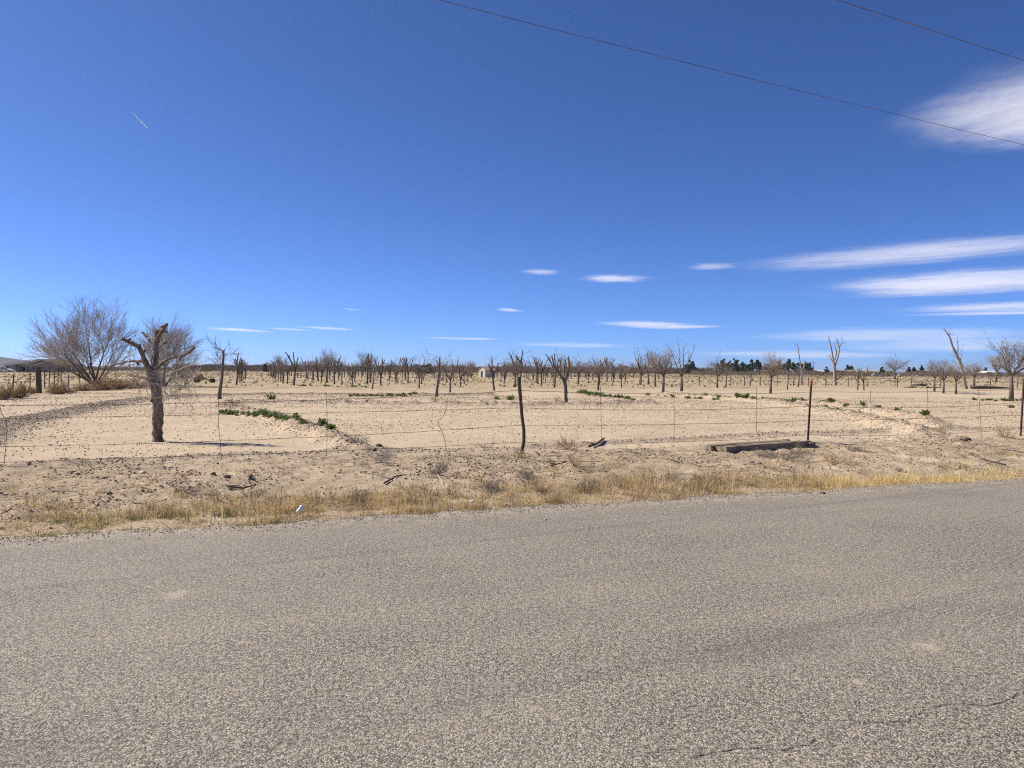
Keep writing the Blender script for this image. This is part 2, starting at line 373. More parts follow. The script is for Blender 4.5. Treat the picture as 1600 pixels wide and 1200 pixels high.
MYEL = mat_simple('worn_yellow_paint', (.42, .24, .06), (.24, .12, .04), 9, (1, 1, 1), .2, .6)
MRUBB = mat_simple('black_rubber', (.03, .028, .027), (.05, .045, .04), 20, (1, 1, 1), .2, .8)
MHILL = mat_simple('mountain_rock', (.10, .088, .08), (.06, .055, .052), .004, (1, 1, 1), 0, .95)
MCRACK = mat_simple('crack_shadow_tar', (.045, .04, .036), (.09, .075, .062), 40, (1, 1, 1), 0, .9)

# ------------------------------------------------------------------ ground
def axis(lo, hi, step, far, growth):
    a = list(np.arange(lo, hi + step * .5, step)); s = step; up = []; p = a[-1]
    while p < far: s *= growth; p += s; up.append(p)
    s = step; dn = []; p = a[0]
    while p > -far: s *= growth; p -= s; dn.append(p)
    return np.array(dn[::-1] + a + up)
gx = axis(-15, 16, .075, 24000, 1.085)
ys = [-60, -30, -15, -8, -3, 0, 2, 4, 5]
y_ = 5.6
while y_ < 24000:
    ys.append(y_); y_ += .05 if y_ < 16 else min(.05 * (y_ / 16) ** 1.55, y_ * .06)
gy = np.array(ys)
X, Y = np.meshgrid(gx, gy)
Z = hgt(X, Y)
nx, ny = len(gx), len(gy)
idx = np.arange(nx * ny).reshape(ny, nx)
Fq = np.stack([idx[:-1, :-1], idx[:-1, 1:], idx[1:, 1:], idx[1:, :-1]], -1).reshape(-1, 4)
Um, Vm = uv(X, Y)
dist = np.hypot(X, Y)
mv = (sst(VE, VE + .3, Vm) * (1 - sst(VF - .6, VF + .6, Vm))) * (.55 + .45 * vnoise(X * .6, Y * .6, 41)) * (1 - sst(60, 90, dist))
mw = sst(40, 62, Vm + 10 * (vnoise(X * .08, Y * .08, 5) - .5)) * (.35 + .65 * sst(52, 70, Vm))
mw = np.maximum(mw, sst(-15, -22, Um) * sst(35, 50, Vm) * .9)
mb = bermmask(X, Y)
ground = obj_np('ground', np.stack([X, Y, Z], -1), Fq, MGROUND, smooth=True, col=np.stack([mv, mw, mb], -1).reshape(-1, 3))
ta = ground.data.attributes.new('track', 'FLOAT', 'POINT'); tk = segdist(X, Y, BERMS['track'][0]); ta.data.foreach_set('value', (1 - sst(.55, .95, tk + .3 * (vnoise(X * 1.5, Y * 1.5, 45) - .5))).ravel().astype(np.float32) * (1 - sst(34, 44, Y).ravel().astype(np.float32) * .6))
tag(ground, 'pale sandy bare field with low soil borders reaching the horizon', 'ground', kind='structure')

# ------------------------------------------------------------------ road
def roadz(v): return .045 * math.cos((v - 3.75) / 4.4 * math.pi / 2) ** 2 if abs(v - 3.75) < 4.4 else 0.0
us = np.concatenate([np.arange(-90, -16, 2.0), np.arange(-16, 22, .04), np.arange(22, 160, 2.0)])
edge = VE + .16 * (fbm(us * .7, us * 0, 51) - .5) + .10 * (vnoise(us * 4, us * 0, 52) - .5) + .05 * (vnoise(us * 13, us * 0, 53) - .5)
cols = [-.6 + 8.3 * k / 24 for k in range(25)]
Vs = []
for k in range(len(cols) + 2):
    vv = np.full_like(us, cols[k]) if k < len(cols) else edge - (.06 if k == len(cols) else 0)
    zz = np.full_like(us, roadz(cols[k]) if k < len(cols) else (0 if k == len(cols) else -.035))
    x_, y2 = us * U2[0] + vv * V2[0], us * U2[1] + vv * V2[1]
    Vs.append(np.stack([x_, y2, zz], -1))
Vr = np.concatenate(Vs); n_ = len(us)
Fr = np.concatenate([np.stack([np.arange(n_ - 1) + k * n_, np.arange(1, n_) + k * n_, np.arange(1, n_) + (k + 1) * n_, np.arange(n_ - 1) + (k + 1) * n_], -1) for k in range(len(cols) + 1)])
road = tag(obj_np('road', Vr, Fr, MROAD, smooth=True), 'grey chip seal asphalt road crossing the foreground', 'road', kind='structure')
def crack(pix, w0):
    pts = [G(*p, .03) for p in pix]; fine = []
    for a, b in zip(pts[:-1], pts[1:]):
        k = max(2, int((b - a).length / .012))
        fine += [a.lerp(b, i / k) for i in range(k)]
    fine.append(pts[-1]); V = []; n = len(fine)
    for i, p in enumerate(fine):
        t = (fine[min(i + 1, n - 1)] - fine[max(i - 1, 0)]).normalized(); s = Vector((-t.y, t.x, 0))
        c = p + s * ((float(vnoise(np.array([i * .21]), np.array([w0 * 999]))[0]) - .5) * .035 + random.uniform(-.003, .003))
        w = w0 * .8 * random.uniform(.05, 1) * min(1, 12 * min(i, n - 1 - i) / n + .05)
        z = roadz(uv(c.x, c.y)[1]) + .003
        V += [(*(c + s * w).xy, z), (*(c - s * w).xy, z)]
    F = [(2 * i, 2 * i + 1, 2 * i + 3, 2 * i + 2) for i in range(n - 1)]
    mb_ = MB(); mb_.v = V; mb_.f = F; mb_.build('crack', MCRACK, road)
crack([(1640, 1078), (1600, 1085), (1575, 1098), (1535, 1105), (1500, 1102), (1470, 1104), (1440, 1112), (1418, 1130), (1370, 1130), (1325, 1133)], .0045)
crack([(1290, 1154), (1260, 1166), (1230, 1176), (1190, 1175), (1150, 1173), (1110, 1180), (1065, 1188)], .0042)
crack([(1055, 1172), (1020, 1176), (990, 1178)], .003)
crack([(1600, 795), (1570, 806), (1530, 815), (1510, 818)], .004)

# ------------------------------------------------------------------ scattered soil, gravel, litter of twigs
t_ = (1 + 5 ** .5) / 2
ICO_V = np.array([(-1, t_, 0), (1, t_, 0), (-1, -t_, 0), (1, -t_, 0), (0, -1, t_), (0, 1, t_), (0, -1, -t_), (0, 1, -t_), (t_, 0, -1), (t_, 0, 1), (-t_, 0, -1), (-t_, 0, 1)]) / 1.9
ICO_F = np.array([(0, 11, 5), (0, 5, 1), (0, 1, 7), (0, 7, 10), (0, 10, 11), (1, 5, 9), (5, 11, 4), (11, 10, 2), (10, 7, 6), (7, 1, 8), (3, 9, 4), (3, 4, 2), (3, 2, 6), (3, 6, 8), (3, 8, 9), (4, 9, 5), (2, 4, 11), (6, 2, 10), (8, 6, 7), (9, 8, 1)])
OCT_V = np.array([(1, 0, 0), (-1, 0, 0), (0, 1, 0), (0, -1, 0), (0, 0, 1), (0, 0, -1)], float)
OCT_F = np.array([(0, 2, 4), (2, 1, 4), (1, 3, 4), (3, 0, 4), (2, 0, 5), (1, 2, 5), (3, 1, 5), (0, 3, 5)])
def rotmats(n):
    q = rng.normal(size=(n, 4)); q /= np.linalg.norm(q, axis=1, keepdims=True); w, x, y, z = q.T
    return np.stack([1 - 2 * (y * y + z * z), 2 * (x * y - z * w), 2 * (x * z + y * w), 2 * (x * y + z * w), 1 - 2 * (x * x + z * z), 2 * (y * z - x * w),
                     2 * (x * z - y * w), 2 * (y * z + x * w), 1 - 2 * (x * x + y * y)], -1).reshape(-1, 3, 3)
def scatter(name, pts, size, mat, label, cat, base=(ICO_V, ICO_F), squash=.65, sink=.25):
    n = len(pts); V0, F0 = base
    V = V0[None] * (1 + .55 * (rng.random((n, len(V0), 1)) - .5)) * (size[:, None, None] * (.7 + .6 * rng.random((n, 1, 3))))
    V = np.einsum('nij,nkj->nki', rotmats(n), V); V[:, :, 2] *= squash
    z = hgt(pts[:, 0], pts[:, 1]) if pts.shape[1] == 2 else pts[:, 2]
    V += np.stack([pts[:, 0], pts[:, 1], z + size * squash * (1 - 2 * sink) * .8], -1)[:, None]
    F = (F0[None] + (np.arange(n) * len(V0))[:, None, None]).reshape(-1, 3)
    return tag(obj_np(name, V, F, mat), label, cat, kind='stuff')
def in_view(n, y0, y1, m=1.1):               # points in the wedge in front of the camera, even over the area
    y = np.sqrt(rng.random(n) * (y1 * y1 - y0 * y0) + y0 * y0); x = (rng.random(n) * 2 - 1) * y * .74 * m
    return np.stack([x, y], -1)
def keep(P, prob): return P[rng.random(len(P)) < prob]
P = in_view(95000, 6.5, 19); u_, v_ = uv(P[:, 0], P[:, 1])
pr = sst(VE + .25, VE + .8, v_) * (1 - sst(VF - .2, VF + .8, v_)) * (.15 + 1.1 * sst(.4, .72, fbm(P[:, 0] * .8, P[:, 1] * .8, 61)))
Pv = keep(P, pr * .85)
scatter('verge_clods', Pv, .004 + .016 * rng.random(len(Pv)) ** 3 + .02 * (rng.random(len(Pv)) < .012), MCLOD, 'loose crumbled soil clods on the bare verge before the fence', 'soil clods')
Pd = keep(P, pr * .3)
scatter('dark_verge_clods', Pd, .004 + .016 * rng.random(len(Pd)) ** 2.6, MCLODD, 'dark soil crumbs scattered over the verge by the grass', 'soil clods')
P = in_view(110000, 13, 48); u_, v_ = uv(P[:, 0], P[:, 1])
pr = sst(VF + .1, VF + .6, v_) * (.25 + .9 * sst(.35, .7, fbm(P[:, 0] * .45, P[:, 1] * .45, 63)))
Pf = keep(P, pr * .6); df = np.hypot(*Pf.T)
Px = keep(P, pr * .17); dx_ = np.hypot(*Px.T)
scatter('field_crumbs', Px, (.005 + .010 * rng.random(len(Px)) ** 2.5) * (1 + dx_ / 45), MCRUMB, 'dark crumbs of dead weed and soil darkened like clod shadows, dotting the sandy field', 'soil crumbs', base=(OCT_V, OCT_F), squash=.8)
scatter('field_clods', Pf, (.005 + .013 * rng.random(len(Pf)) ** 3) * (1 + df / 45), MCLOD, 'small clods dotted over the pale sandy field', 'soil clods', base=(OCT_V, OCT_F), squash=.8)
P = in_view(600000, 11, 50, 1.15)
bm_ = bermmask(P[:, 0], P[:, 1], ('track', 'left', 'right', 'right2', 'mid', 'furrow'))
Pb = keep(P, bm_ ** 1.2 * .95); db = np.hypot(*Pb.T)
scatter('berm_clods', Pb, (.005 + .014 * rng.random(len(Pb)) ** 2.4) * (1 + db / 55), MCLODB, 'rough grey-brown clods heaped along the soil borders', 'soil clods', base=(OCT_V, OCT_F), squash=.85)
un = rng.random(9000) * 19 - 4.5; wn = np.abs(rng.normal(size=9000)) * .16 * np.where(rng.random(9000) < .5, -1, .8)
vn = np.interp(un, us, edge) + wn - .02
gxy = np.stack([un * U2[0] + vn * V2[0], un * U2[1] + vn * V2[1]], -1)
gz = np.where(wn < .02, .004, hgt(gxy[:, 0], gxy[:, 1]))
scatter('edge_gravel', np.column_stack([gxy, gz]), .003 + .006 * rng.random(9000) ** 1.8, MGRAV, 'loose grey gravel along the ragged road edge', 'gravel', squash=.8)

def blades(name, P, hh, ww, col, mat, label, cat, lean=.5, kind='stuff', z=None, parent=None):
    n = len(P); a = rng.random(n) * 2 * np.pi; sd = np.stack([np.cos(a), np.sin(a), np.zeros(n)], -1)
    b = rng.random(n) * 2 * np.pi; ln = (rng.random(n) ** 1.2) * lean; ld = np.stack([np.cos(b) * ln, np.sin(b) * ln, np.ones(n)], -1); ld /= np.linalg.norm(ld, axis=1, keepdims=True)
    z = hgt(P[:, 0], P[:, 1]) - .012 if z is None else z
    p0 = np.column_stack([P, z]); p1 = p0 + ld * (hh * .55)[:, None]
    ld2 = ld + np.stack([np.cos(b) * ln, np.sin(b) * ln, -.35 * ln], -1) * .8; ld2 /= np.linalg.norm(ld2, axis=1, keepdims=True)
    p2 = p1 + ld2 * (hh * .45)[:, None]; w = ww[:, None] * sd
    V = np.stack([p0 - w, p0 + w, p1 - w * .75, p1 + w * .75, p2], 1)
    F = (np.array([(0, 1, 3), (0, 3, 2), (2, 3, 4)])[None] + (np.arange(n) * 5)[:, None, None]).reshape(-1, 3)
    c = np.repeat(col[:, None, :], 5, 1).reshape(-1, 3)
    o = obj_np(name, V, F, mat, parent, col=c)
    return tag(o, label, cat, kind=kind)
STRAW = np.array([(.66, .50, .25), (.60, .45, .25), (.50, .35, .17), (.62, .52, .34), (.33, .235, .14), (.20, .155, .11)])
GREEN = np.array([(.10, .135, .045), (.145, .17, .06), (.24, .22, .10)])
def dens(ub, vb):
    dv = vb - np.interp(ub, us, edge); ns = fbm(ub * .9, vb * 1.4, 71); n2 = fbm(ub * 2.6, vb * 2.6, 75)
    wid = .7 + .9 * fbm(ub * .22, ub * 0, 77) + .45 * np.exp(-((ub - 4) / 3.5) ** 2) - .55 * sst(6.5, 8.5, ub)
    den = (1 - sst(wid * .5, wid * 1.3, dv)) * sst(-.05, .07, dv) * (.25 + .75 * sst(.33, .55, n2))
    den = np.maximum(den, .45 * sst(.52, .68, ns) * sst(.42, .6, n2) * (1 - sst(2.0, 3.8, dv)))
    tall = np.exp(-((ub - 6.0) / .9) ** 2 - ((dv - .9) / .5) ** 2)
    return np.maximum(den, .9 * tall), dv, ns, tall
n = 30000; tu = rng.random(n) * 19 - 4.5; tv = VE - .04 + rng.random(n) ** 1.3 * 4.2
den, dv, ns, tall = dens(tu, tv); pt = fbm(tu * 1.25, tv * 1.9, 87); k = rng.random(n) < den * (.14 + .8 * sst(.40, .58, pt)); tu, tv, dv, ns, tall = tu[k], tv[k], dv[k], ns[k], tall[k]; nt = len(tu)
th = (.045 + .14 * rng.random(nt) ** 1.8) * (.6 + .9 * ns) * (1 + 1.1 * tall)
tcol = STRAW[rng.choice(6, nt, p=(.27, .2, .15, .13, .14, .11))] * (.75 + .5 * rng.random((nt, 1)))
br = sst(6.8, 8.3, tu)[:, None] * (1 - sst(.5, .9, dv))[:, None]; tcol = tcol * (1 - .75 * br) + np.array((.76, .60, .27)) * .75 * br
gr = rng.random(nt) < (.7 * (1 - sst(-1.2, .9, tu)) * (1 - sst(.5, 1.1, dv)) * sst(.36, .5, fbm(tu * 1.5, dv * 2, 81)) + .40 * (1 - sst(.1, .35, dv)) * sst(.42, .56, fbm(tu * .8, tu * 0, 83)) * (1 - sst(6, 7, tu)))
tcol[gr] = GREEN[rng.integers(0, 3, gr.sum())] * (.8 + .5 * rng.random((gr.sum(), 1))); th[gr] *= .75
nb = 17; ti = np.repeat(np.arange(nt), nb); n = len(ti)
Pg = np.stack(xy(tu[ti], tv[ti]), -1) + rng.normal(size=(n, 2)) * (.012 + th[ti] * .22)[:, None]
hh = th[ti] * (.55 + .8 * rng.random(n)); col = tcol[ti] * (.8 + .4 * rng.random((n, 1)))
blades('verge_grass', Pg, hh, .0014 + .0022 * rng.random(n), col, MGRASS, 'strip of dry golden grass with green patches along the road edge', 'grass', lean=2.2)
# straw lying flat under the grass
n = 60000; su = rng.random(n) * 19 - 4.5; sv = VE - .02 + rng.random(n) ** 1.4 * 3.2; den, dv, ns, tall = dens(su, sv); k = rng.random(n) < den * .8 + .03; P = np.stack(xy(su[k], sv[k]), -1); n = len(P)
a = rng.random(n) * 2 * np.pi; L = .02 + .06 * rng.random(n); d = np.stack([np.cos(a), np.sin(a), .35 * (rng.random(n) - .3)], -1) * L[:, None]
p0 = np.column_stack([P, hgt(P[:, 0], P[:, 1]) + .006]); p1 = p0 + d; sw = np.stack([-np.sin(a), np.cos(a), 0 * a], -1) * (.0012 + .0016 * rng.random(n))[:, None]
V = np.stack([p0 - sw, p0 + sw, p1 + sw * .6, p1 - sw * .6], 1); c = STRAW[rng.choice(6, n, p=(.3, .25, .12, .25, .05, .03))] * (.8 + .4 * rng.random((n, 1)))
tag(obj_np('straw_litter', V, np.arange(n * 4).reshape(n, 4), MGRASS, col=np.repeat(c[:, None], 4, 1).reshape(-1, 3)), 'flattened straw lying under the verge grass', 'straw litter', kind='stuff')
# lying stalks and twig bits
n = 24000; us_ = rng.random(n) * 24 - 7; vs_ = VE + .15 + rng.random(n) ** .8 * 5.2; Pt = np.stack(xy(us_, vs_), -1)
k = rng.random(n) < .12 + sst(.5, .68, fbm(us_ * 1.1, vs_ * 1.1, 91)); Pt = Pt[k]; n = len(Pt)
a = rng.random(n) * 2 * np.pi; L = .02 + .10 * rng.random(n) ** 2.5; d = np.stack([np.cos(a), np.sin(a), .25 * (rng.random(n) - .2)], -1) * L[:, None]
p0 = np.column_stack([Pt, hgt(Pt[:, 0], Pt[:, 1]) + .008]); p1 = p0 + d; sw = np.stack([-np.sin(a), np.cos(a), 0 * a], -1) * (.0015 + .002 * rng.random(n))[:, None]; upv = np.array((0, 0, .004))
V = np.stack([p0 - sw, p0 + sw, p0 + upv, p1 - sw * .5, p1 + sw * .5, p1 + upv], 1)
F = (np.array([(0, 3, 5, 2), (1, 2, 5, 4), (0, 1, 4, 3)])[None] + (np.arange(n) * 6)[:, None, None]).reshape(-1, 4)
tag(obj_np('twig_litter', V, F, MSTICK), 'broken dark stalks lying over the verge soil', 'twig litter', kind='stuff')

# ------------------------------------------------------------------ bare trees
def rv(rn, s=1.0): return Vector((rn.gauss(0, s), rn.gauss(0, s), rn.gauss(0, s)))
def grow(mb, rn, p, d, L, r0, r1, segs=4, sides=4, wob=.12, up=.05):
    pts = [Vector(p)]; d = Vector(d).normalized()
    for i in range(segs):
        d = (d + rv(rn, wob) + Vector((0, 0, up))).normalized(); pts.append(pts[-1] + d * (L / segs))
    mb.tube(pts, [r0 + (r1 - r0) * i / segs for i in range(segs + 1)], sides, cap=(r1 > .012))
    return pts, d
def spray(mb, rn, p, d, L, r, depth, kids=3, wob=.16, up=.06, spread=.6, ratio=.62, sides=3):
    pts, dd = grow(mb, rn, p, d, L, r, r * .55, 3 if depth else 2, sides if depth < 2 else sides + 1, wob, up)
    if depth <= 0: return
    for i in range(kids):
        t = rn.uniform(.3, 1); k = min(int(t * (len(pts) - 1)), len(pts) - 2); q = pts[k].lerp(pts[k + 1], t * (len(pts) - 1) - k)
        nd = (dd + rv(rn, spread)).normalized()
        spray(mb, rn, q, nd, L * ratio * rn.uniform(.7, 1.2), r * .6, depth - 1, kids, wob, up, spread, ratio, sides)
def orchard_proto(kind, seed):
    rn = random.Random(seed); tr = MB(); tw = MB()
    if kind == 'pollard':
        th = rn.uniform(.9, 1.25); lean = rv(rn, .04)
        tp = [Vector((0, 0, -.08)), Vector((0, 0, .1)) + lean * .3, Vector((0, 0, th * .55)) + lean, Vector((0, 0, th)) + lean * 1.5]
        tr.tube(tp, [.115, .085, .072, .078], 7); nl = rn.randint(3, 5); a0 = rn.uniform(0, 6.28)
        for i in range(nl):
            a = a0 + i * 6.28 / nl + rn.uniform(-.4, .4); o = rn.uniform(.15, .6)
            pts, dd = grow(tr, rn, tp[-1] - Vector((0, 0, rn.uniform(0, .2))), (math.cos(a) * o, math.sin(a) * o, 1), rn.uniform(1.0, 2.0), .058, .040, 5, 6, .13, .12)
            for k in range(rn.randint(0, 2)):
                grow(tr, rn, rn.choice(pts[1:-1]), rv(rn, .4) + Vector((0, 0, .9)), rn.uniform(.25, .7), .034, .026, 2, 5, .08, .1)
            if rn.random() < .6:
                q = pts[2]; p2, d2 = grow(tr, rn, q, dd + rv(rn, .5), rn.uniform(.4, .9), .032, .022, 3, 5, .12, .15); pts += p2[1:]
            for k in range(rn.randint(3, 8)):
                q = rn.choice(pts[1:]); spray(tw, rn, q, rv(rn, .6) + Vector((math.cos(a) * .5, math.sin(a) * .5, .35)), rn.uniform(.25, .7), .011, 1, 2, .12, .05, .5)
    elif kind == 'leader':
        tp = [Vector((0, 0, -.08)), Vector((.03, 0, .5)), Vector((.12, .02, 1.1)), Vector((.17, 0, 1.7)), Vector((.2, .03, 2.25)), Vector((.2, .02, 2.6))]
        tr.tube(tp, [.115, .09, .078, .068, .06, .055], 7)
        for k in range(22):
            t = rn.uniform(.35, 1) * 5; j = min(int(t), 4); q = tp[j].lerp(tp[j + 1], t - j); a = rn.uniform(0, 6.28)
            spray(tw, rn, q, (math.cos(a), math.sin(a), rn.uniform(.1, .9)), rn.uniform(.45, .95), .013, 2, 3, .14, .03, .5)
    elif kind == 'round':
        th = rn.uniform(1.0, 1.3)
        tp = [Vector((0, 0, -.08)), Vector((.03, 0, th * .5)), Vector((.02, .02, th))]; tr.tube(tp, [.11, .08, .07], 7); nl = 6; a0 = rn.uniform(0, 6)
        for i in range(nl):
            a = a0 + i * 6.28 / nl; o = rn.uniform(.35, 1.1)
            pts, dd = grow(tr, rn, tp[-1], (math.cos(a) * o, math.sin(a) * o, 1), rn.uniform(.8, 1.3), .042, .02, 4, 5, .14, .1)
            for k in range(13):
                q = rn.choice(pts[1:]); spray(tw, rn, q, dd * .6 + rv(rn, .5) + Vector((0, 0, .3)), rn.uniform(.45, .9), .011, 2, 3, .17, .06, .55)
    elif kind == 'tall':
        th = 1.15
        tp = [Vector((0, 0, -.08)), Vector((.02, 0, .6)), Vector((0, .02, th))]; tr.tube(tp, [.115, .085, .078], 7); nl = rn.randint(4, 6); a0 = rn.uniform(0, 6)
        for i in range(nl):
            a = a0 + i * 6.28 / nl; o = rn.uniform(.2, .62)
            pts, dd = grow(tr, rn, tp[-1], (math.cos(a) * o, math.sin(a) * o, 1), rn.uniform(2.1, 3.0), .045, .012, 7, 5, .09, .1)
            for k in range(9):
                q = rn.choice(pts[2:]); spray(tw, rn, q, dd * .8 + rv(rn, .45), rn.uniform(.3, .7), .013, 1, 2, .1, .12, .4)
    z = max(max(p[2] for p in tr.v), np.percentile([p[2] for p in tw.v], 98))
    return tr.mesh('trunk', MBARK2, True), tw.mesh('twigs', MTWIG), z
PROTO = {k: [orchard_proto(k, 100 + 17 * i + len(k)) for i in range(c)] for k, c in (('pollard', 14), ('leader', 2), ('round', 4), ('tall', 3))}
def tree_copy(name, x, y, height, kind, var, rz, label, group=None, wide=1.0):
    tm, wm, z0 = PROTO[kind][var % len(PROTO[kind])]
    e = empty(name, (x, y, hz(x, y) - .02), label, 'tree', group, rz); s = height / z0; e.scale = (s * wide, s * wide, s)
    link(bpy.data.objects.new('trunk', tm), e); link(bpy.data.objects.new('crown', wm), e)
    return e
ORCH = [  # pixel of base, pixel row of top, kind, variant, label
 (343, 624, 527, 'leader', 0, 'slim leaning bare tree with whippy crown right of the machine'),
 (369, 601, 551, 'pollard', 0, 'nearest pollarded tree of the row receding left of the lane'),
 (449, 600, 561, 'pollard', 1, 'small V-forked pollard at the front of the lane right side'),
 (459, 602, 549, 'pollard', 2, 'tall upright pollard with thick stubs right of the V-forked one'),
 (552, 605, 568, 'pollard', 3, 'stubby bare trunk left of the long strip of weeds'),
 (582, 608, 570, 'leader', 1, 'thin short pruned trunk above the long strip of weeds'),
 (574, 600, 551, 'round', 0, 'broad bushy bare tree behind the thin short pruned trunk'),
 (595, 602, 556, 'pollard', 4, 'gnarled pollard with two knobbly upright limbs'),
 (620, 599, 570, 'round', 1, 'low round bare tree behind, right of the gnarled pollard'),
 (655, 607, 565, 'pollard', 5, 'short pollard left of the tall whip-topped trunk'),
 (682, 620, 548, 'leader', 1, 'tall whip-topped trunk with dry weeds at its foot'),
 (703, 613, 562, 'pollard', 6, 'slender pollard next right of the tall whip-topped trunk'),
 (720, 606, 565, 'pollard', 7, 'dark low pollard left of the white shed'),
 (773, 611, 556, 'pollard', 0, 'pollard with orange dry weeds at its foot right of the shed'),
 (805, 605, 560, 'round', 2, 'bushy pollard directly behind the crooked fence stake'),
 (846, 602, 555, 'pollard', 1, 'spindly pollard right behind the crooked fence stake'),
 (866, 607, 553, 'pollard', 2, 'thin pollard just left of the orange-stubbed tree'),
 (935, 610, 560, 'round', 3, 'sturdy spreading bare tree above the curved weed patch'),
 (957, 603, 568, 'pollard', 3, 'small pollard behind, right of the sturdy spreading tree'),
 (971, 606, 568, 'pollard', 4, 'straight thin pollard above the end of the weed patch'),
 (1000, 601, 550, 'tall', 0, 'tall slender bare tree left of the feathery tree group'),
 (1013, 601, 541, 'tall', 1, 'tallest feathery bare tree in the group left of the big fan'),
 (1024, 604, 553, 'round', 0, 'twiggy bare tree inside the feathery group'),
 (1036, 616, 545, 'round', 1, 'nearest twiggy tree left of the big fan-shaped one'),
 (1065, 612, 535, 'tall', 2, 'big fan-shaped bare tree before the dark evergreen'),
 (1121, 606, 560, 'round', 2, 'small bare tree left of the evergreen row, left of a pair'),
 (1134, 605, 567, 'leader', 0, 'small bare tree right of the pair before the evergreens'),
 (1172, 603, 575, 'leader', 1, 'slim low bare tree before the middle of the evergreens'),
 (1204, 616, 553, 'round', 3, 'fan-topped bare tree with flared foot before the evergreens'),
 (1230, 609, 575, 'leader', 0, 'thin low sapling right of the flared-foot tree'),
 (1247, 605, 571, 'leader', 1, 'slight sapling beside the tall thin dead trunk'),
 (1340, 612, 572, 'pollard', 5, 'left of the close pair of short pollards right of the forked dead tree'),
 (1350, 612, 573, 'pollard', 6, 'right of the close pair of short pollards right of the forked dead tree'),
 (1460, 612, 562, 'round', 0, 'round-crowned bare tree right of the branch pile'),
 (1474, 615, 565, 'round', 3, 'narrow bare tree between round-crowned tree and leaning dead trunk'),
 (1494, 616, 567, 'round', 1, 'small dense bare tree just left of the leaning dead trunk'),
 (1522, 606, 562, 'round', 2, 'round bare tree behind the leaning dead trunk'),
 (1580, 627, 530, 'round', 1, 'large spreading bare tree at the right edge of the photo'),
]
placed = []
for i, (px, yb, yt, kind, var, lab) in enumerate(ORCH):
    g = G(px, yb); placed.append((g.x, g.y)); h = (yb - yt) * g.y / FPX
    tree_copy('orchard_tree', g.x, g.y, h, kind, var, (i * 2.399) % 6.28 if kind != 'leader' else .2 * (i % 3), lab, 'bare orchard trees', 1.15 if px == 1065 else 1.1 if px == 1580 else 1.0)
g = G(1398, 592.5); tree_copy('shade_tree', g.x, g.y, 5.9, 'round', 2, 1, 'large round bare tree standing alone far off before the farmyard', None, 1.25)
g = G(1557, 597); tree_copy('shade_tree', g.x, g.y, 5.0, 'round', 0, 2, 'multi-stemmed bare tree left of the large right-edge tree', None, 1.3)
rn = random.Random(5)
for (px, yb, h) in ((375, 598, 3.0), (378, 596.2, 3.1), (380.5, 594.6, 3.0), (382.5, 593, 3.2), (384, 591.6, 3.2)):
    g = G(px, yb); tree_copy('orchard_tree', g.x, g.y, h, 'pollard', rn.randint(0, 7), rn.uniform(0, 6), 'pollarded tree further back in the row left of the lane', 'pollards in the row left of the lane')
nf = 0
for j in range(0, 19):
    for i in range(0, 40):
        u, v = 3.1 + 4.95 * i + rn.uniform(-.35, .35), 77.5 + 7.2 * j + rn.uniform(-.5, .5); x, y = xy(u, v)
        px = 800 + FPX * x / y
        if px < 405 or px > 1010 + rn.uniform(-20, 20) or 741 < px < 766 or any(math.hypot(x - a, y - b) < 2.5 for a, b in placed): continue
        if rn.random() > (.97 if i == 0 else .90 if px < 930 else .5): continue
        tree_copy('orchard_tree', x, y, rn.uniform(2.2, 4.1), rn.choice(['pollard'] * 9 + ['round'] * 2 + ['tall'] * 2), rn.randint(0, 13), rn.uniform(0, 6), 'small pruned tree in the %s orchard rows, %s' % ('front' if j < 3 else 'middle' if j < 8 else 'rearmost', 'beside the lane' if px < 445 else 'behind the tall upright pollard' if px < 520 else 'behind the long strip of weeds' if px < 600 else 'behind the tall whip-topped trunk' if px < 700 else 'left of the white shed' if px < 745 else 'right of the white shed' if px < 810 else 'right behind the crooked stake' if px < 862 else 'behind the orange-stubbed pollard' if px < 915 else 'behind the curved weed patch'), 'far orchard trees'); nf += 1

def pix_limbs(mb, Y0, rn, limbs, scale=None, sides=7, sm=True):
    out = []
    for pts, rads, dy0, dy1 in limbs:
        P = [atY(px, py, Y0 + dy0 + (dy1 - dy0) * i / max(1, len(pts) - 1)) for i, (px, py) in enumerate(pts)]
        R_ = [r * Y0 / FPX for r in (rads if hasattr(rads, '__len__') else [rads] * len(pts))]
        if sm and len(P) > 2:           # round the bends, add bark unevenness
            Q, S = [], []
            for i in range(len(P) - 1):
                a, b, c, d = P[max(i - 1, 0)], P[i], P[i + 1], P[min(i + 2, len(P) - 1)]
                for k in range(4):
                    t = k / 4; Q.append(.5 * ((2 * b) + (c - a) * t + (2 * a - 5 * b + 4 * c - d) * t * t + (3 * b - a - 3 * c + d) * t ** 3)); S.append((R_[i] * (1 - t) + R_[i + 1] * t) * rn.uniform(.86, 1.15))
            Q.append(P[-1]); S.append(R_[-1]); P, R_ = Q, S
        mb.tube(P, R_, sides); out.append(P)
    return out
def local(mb, org):
    mb.v = [(p[0] - org.x, p[1] - org.y, p[2] - org.z) for p in mb.v]; return mb
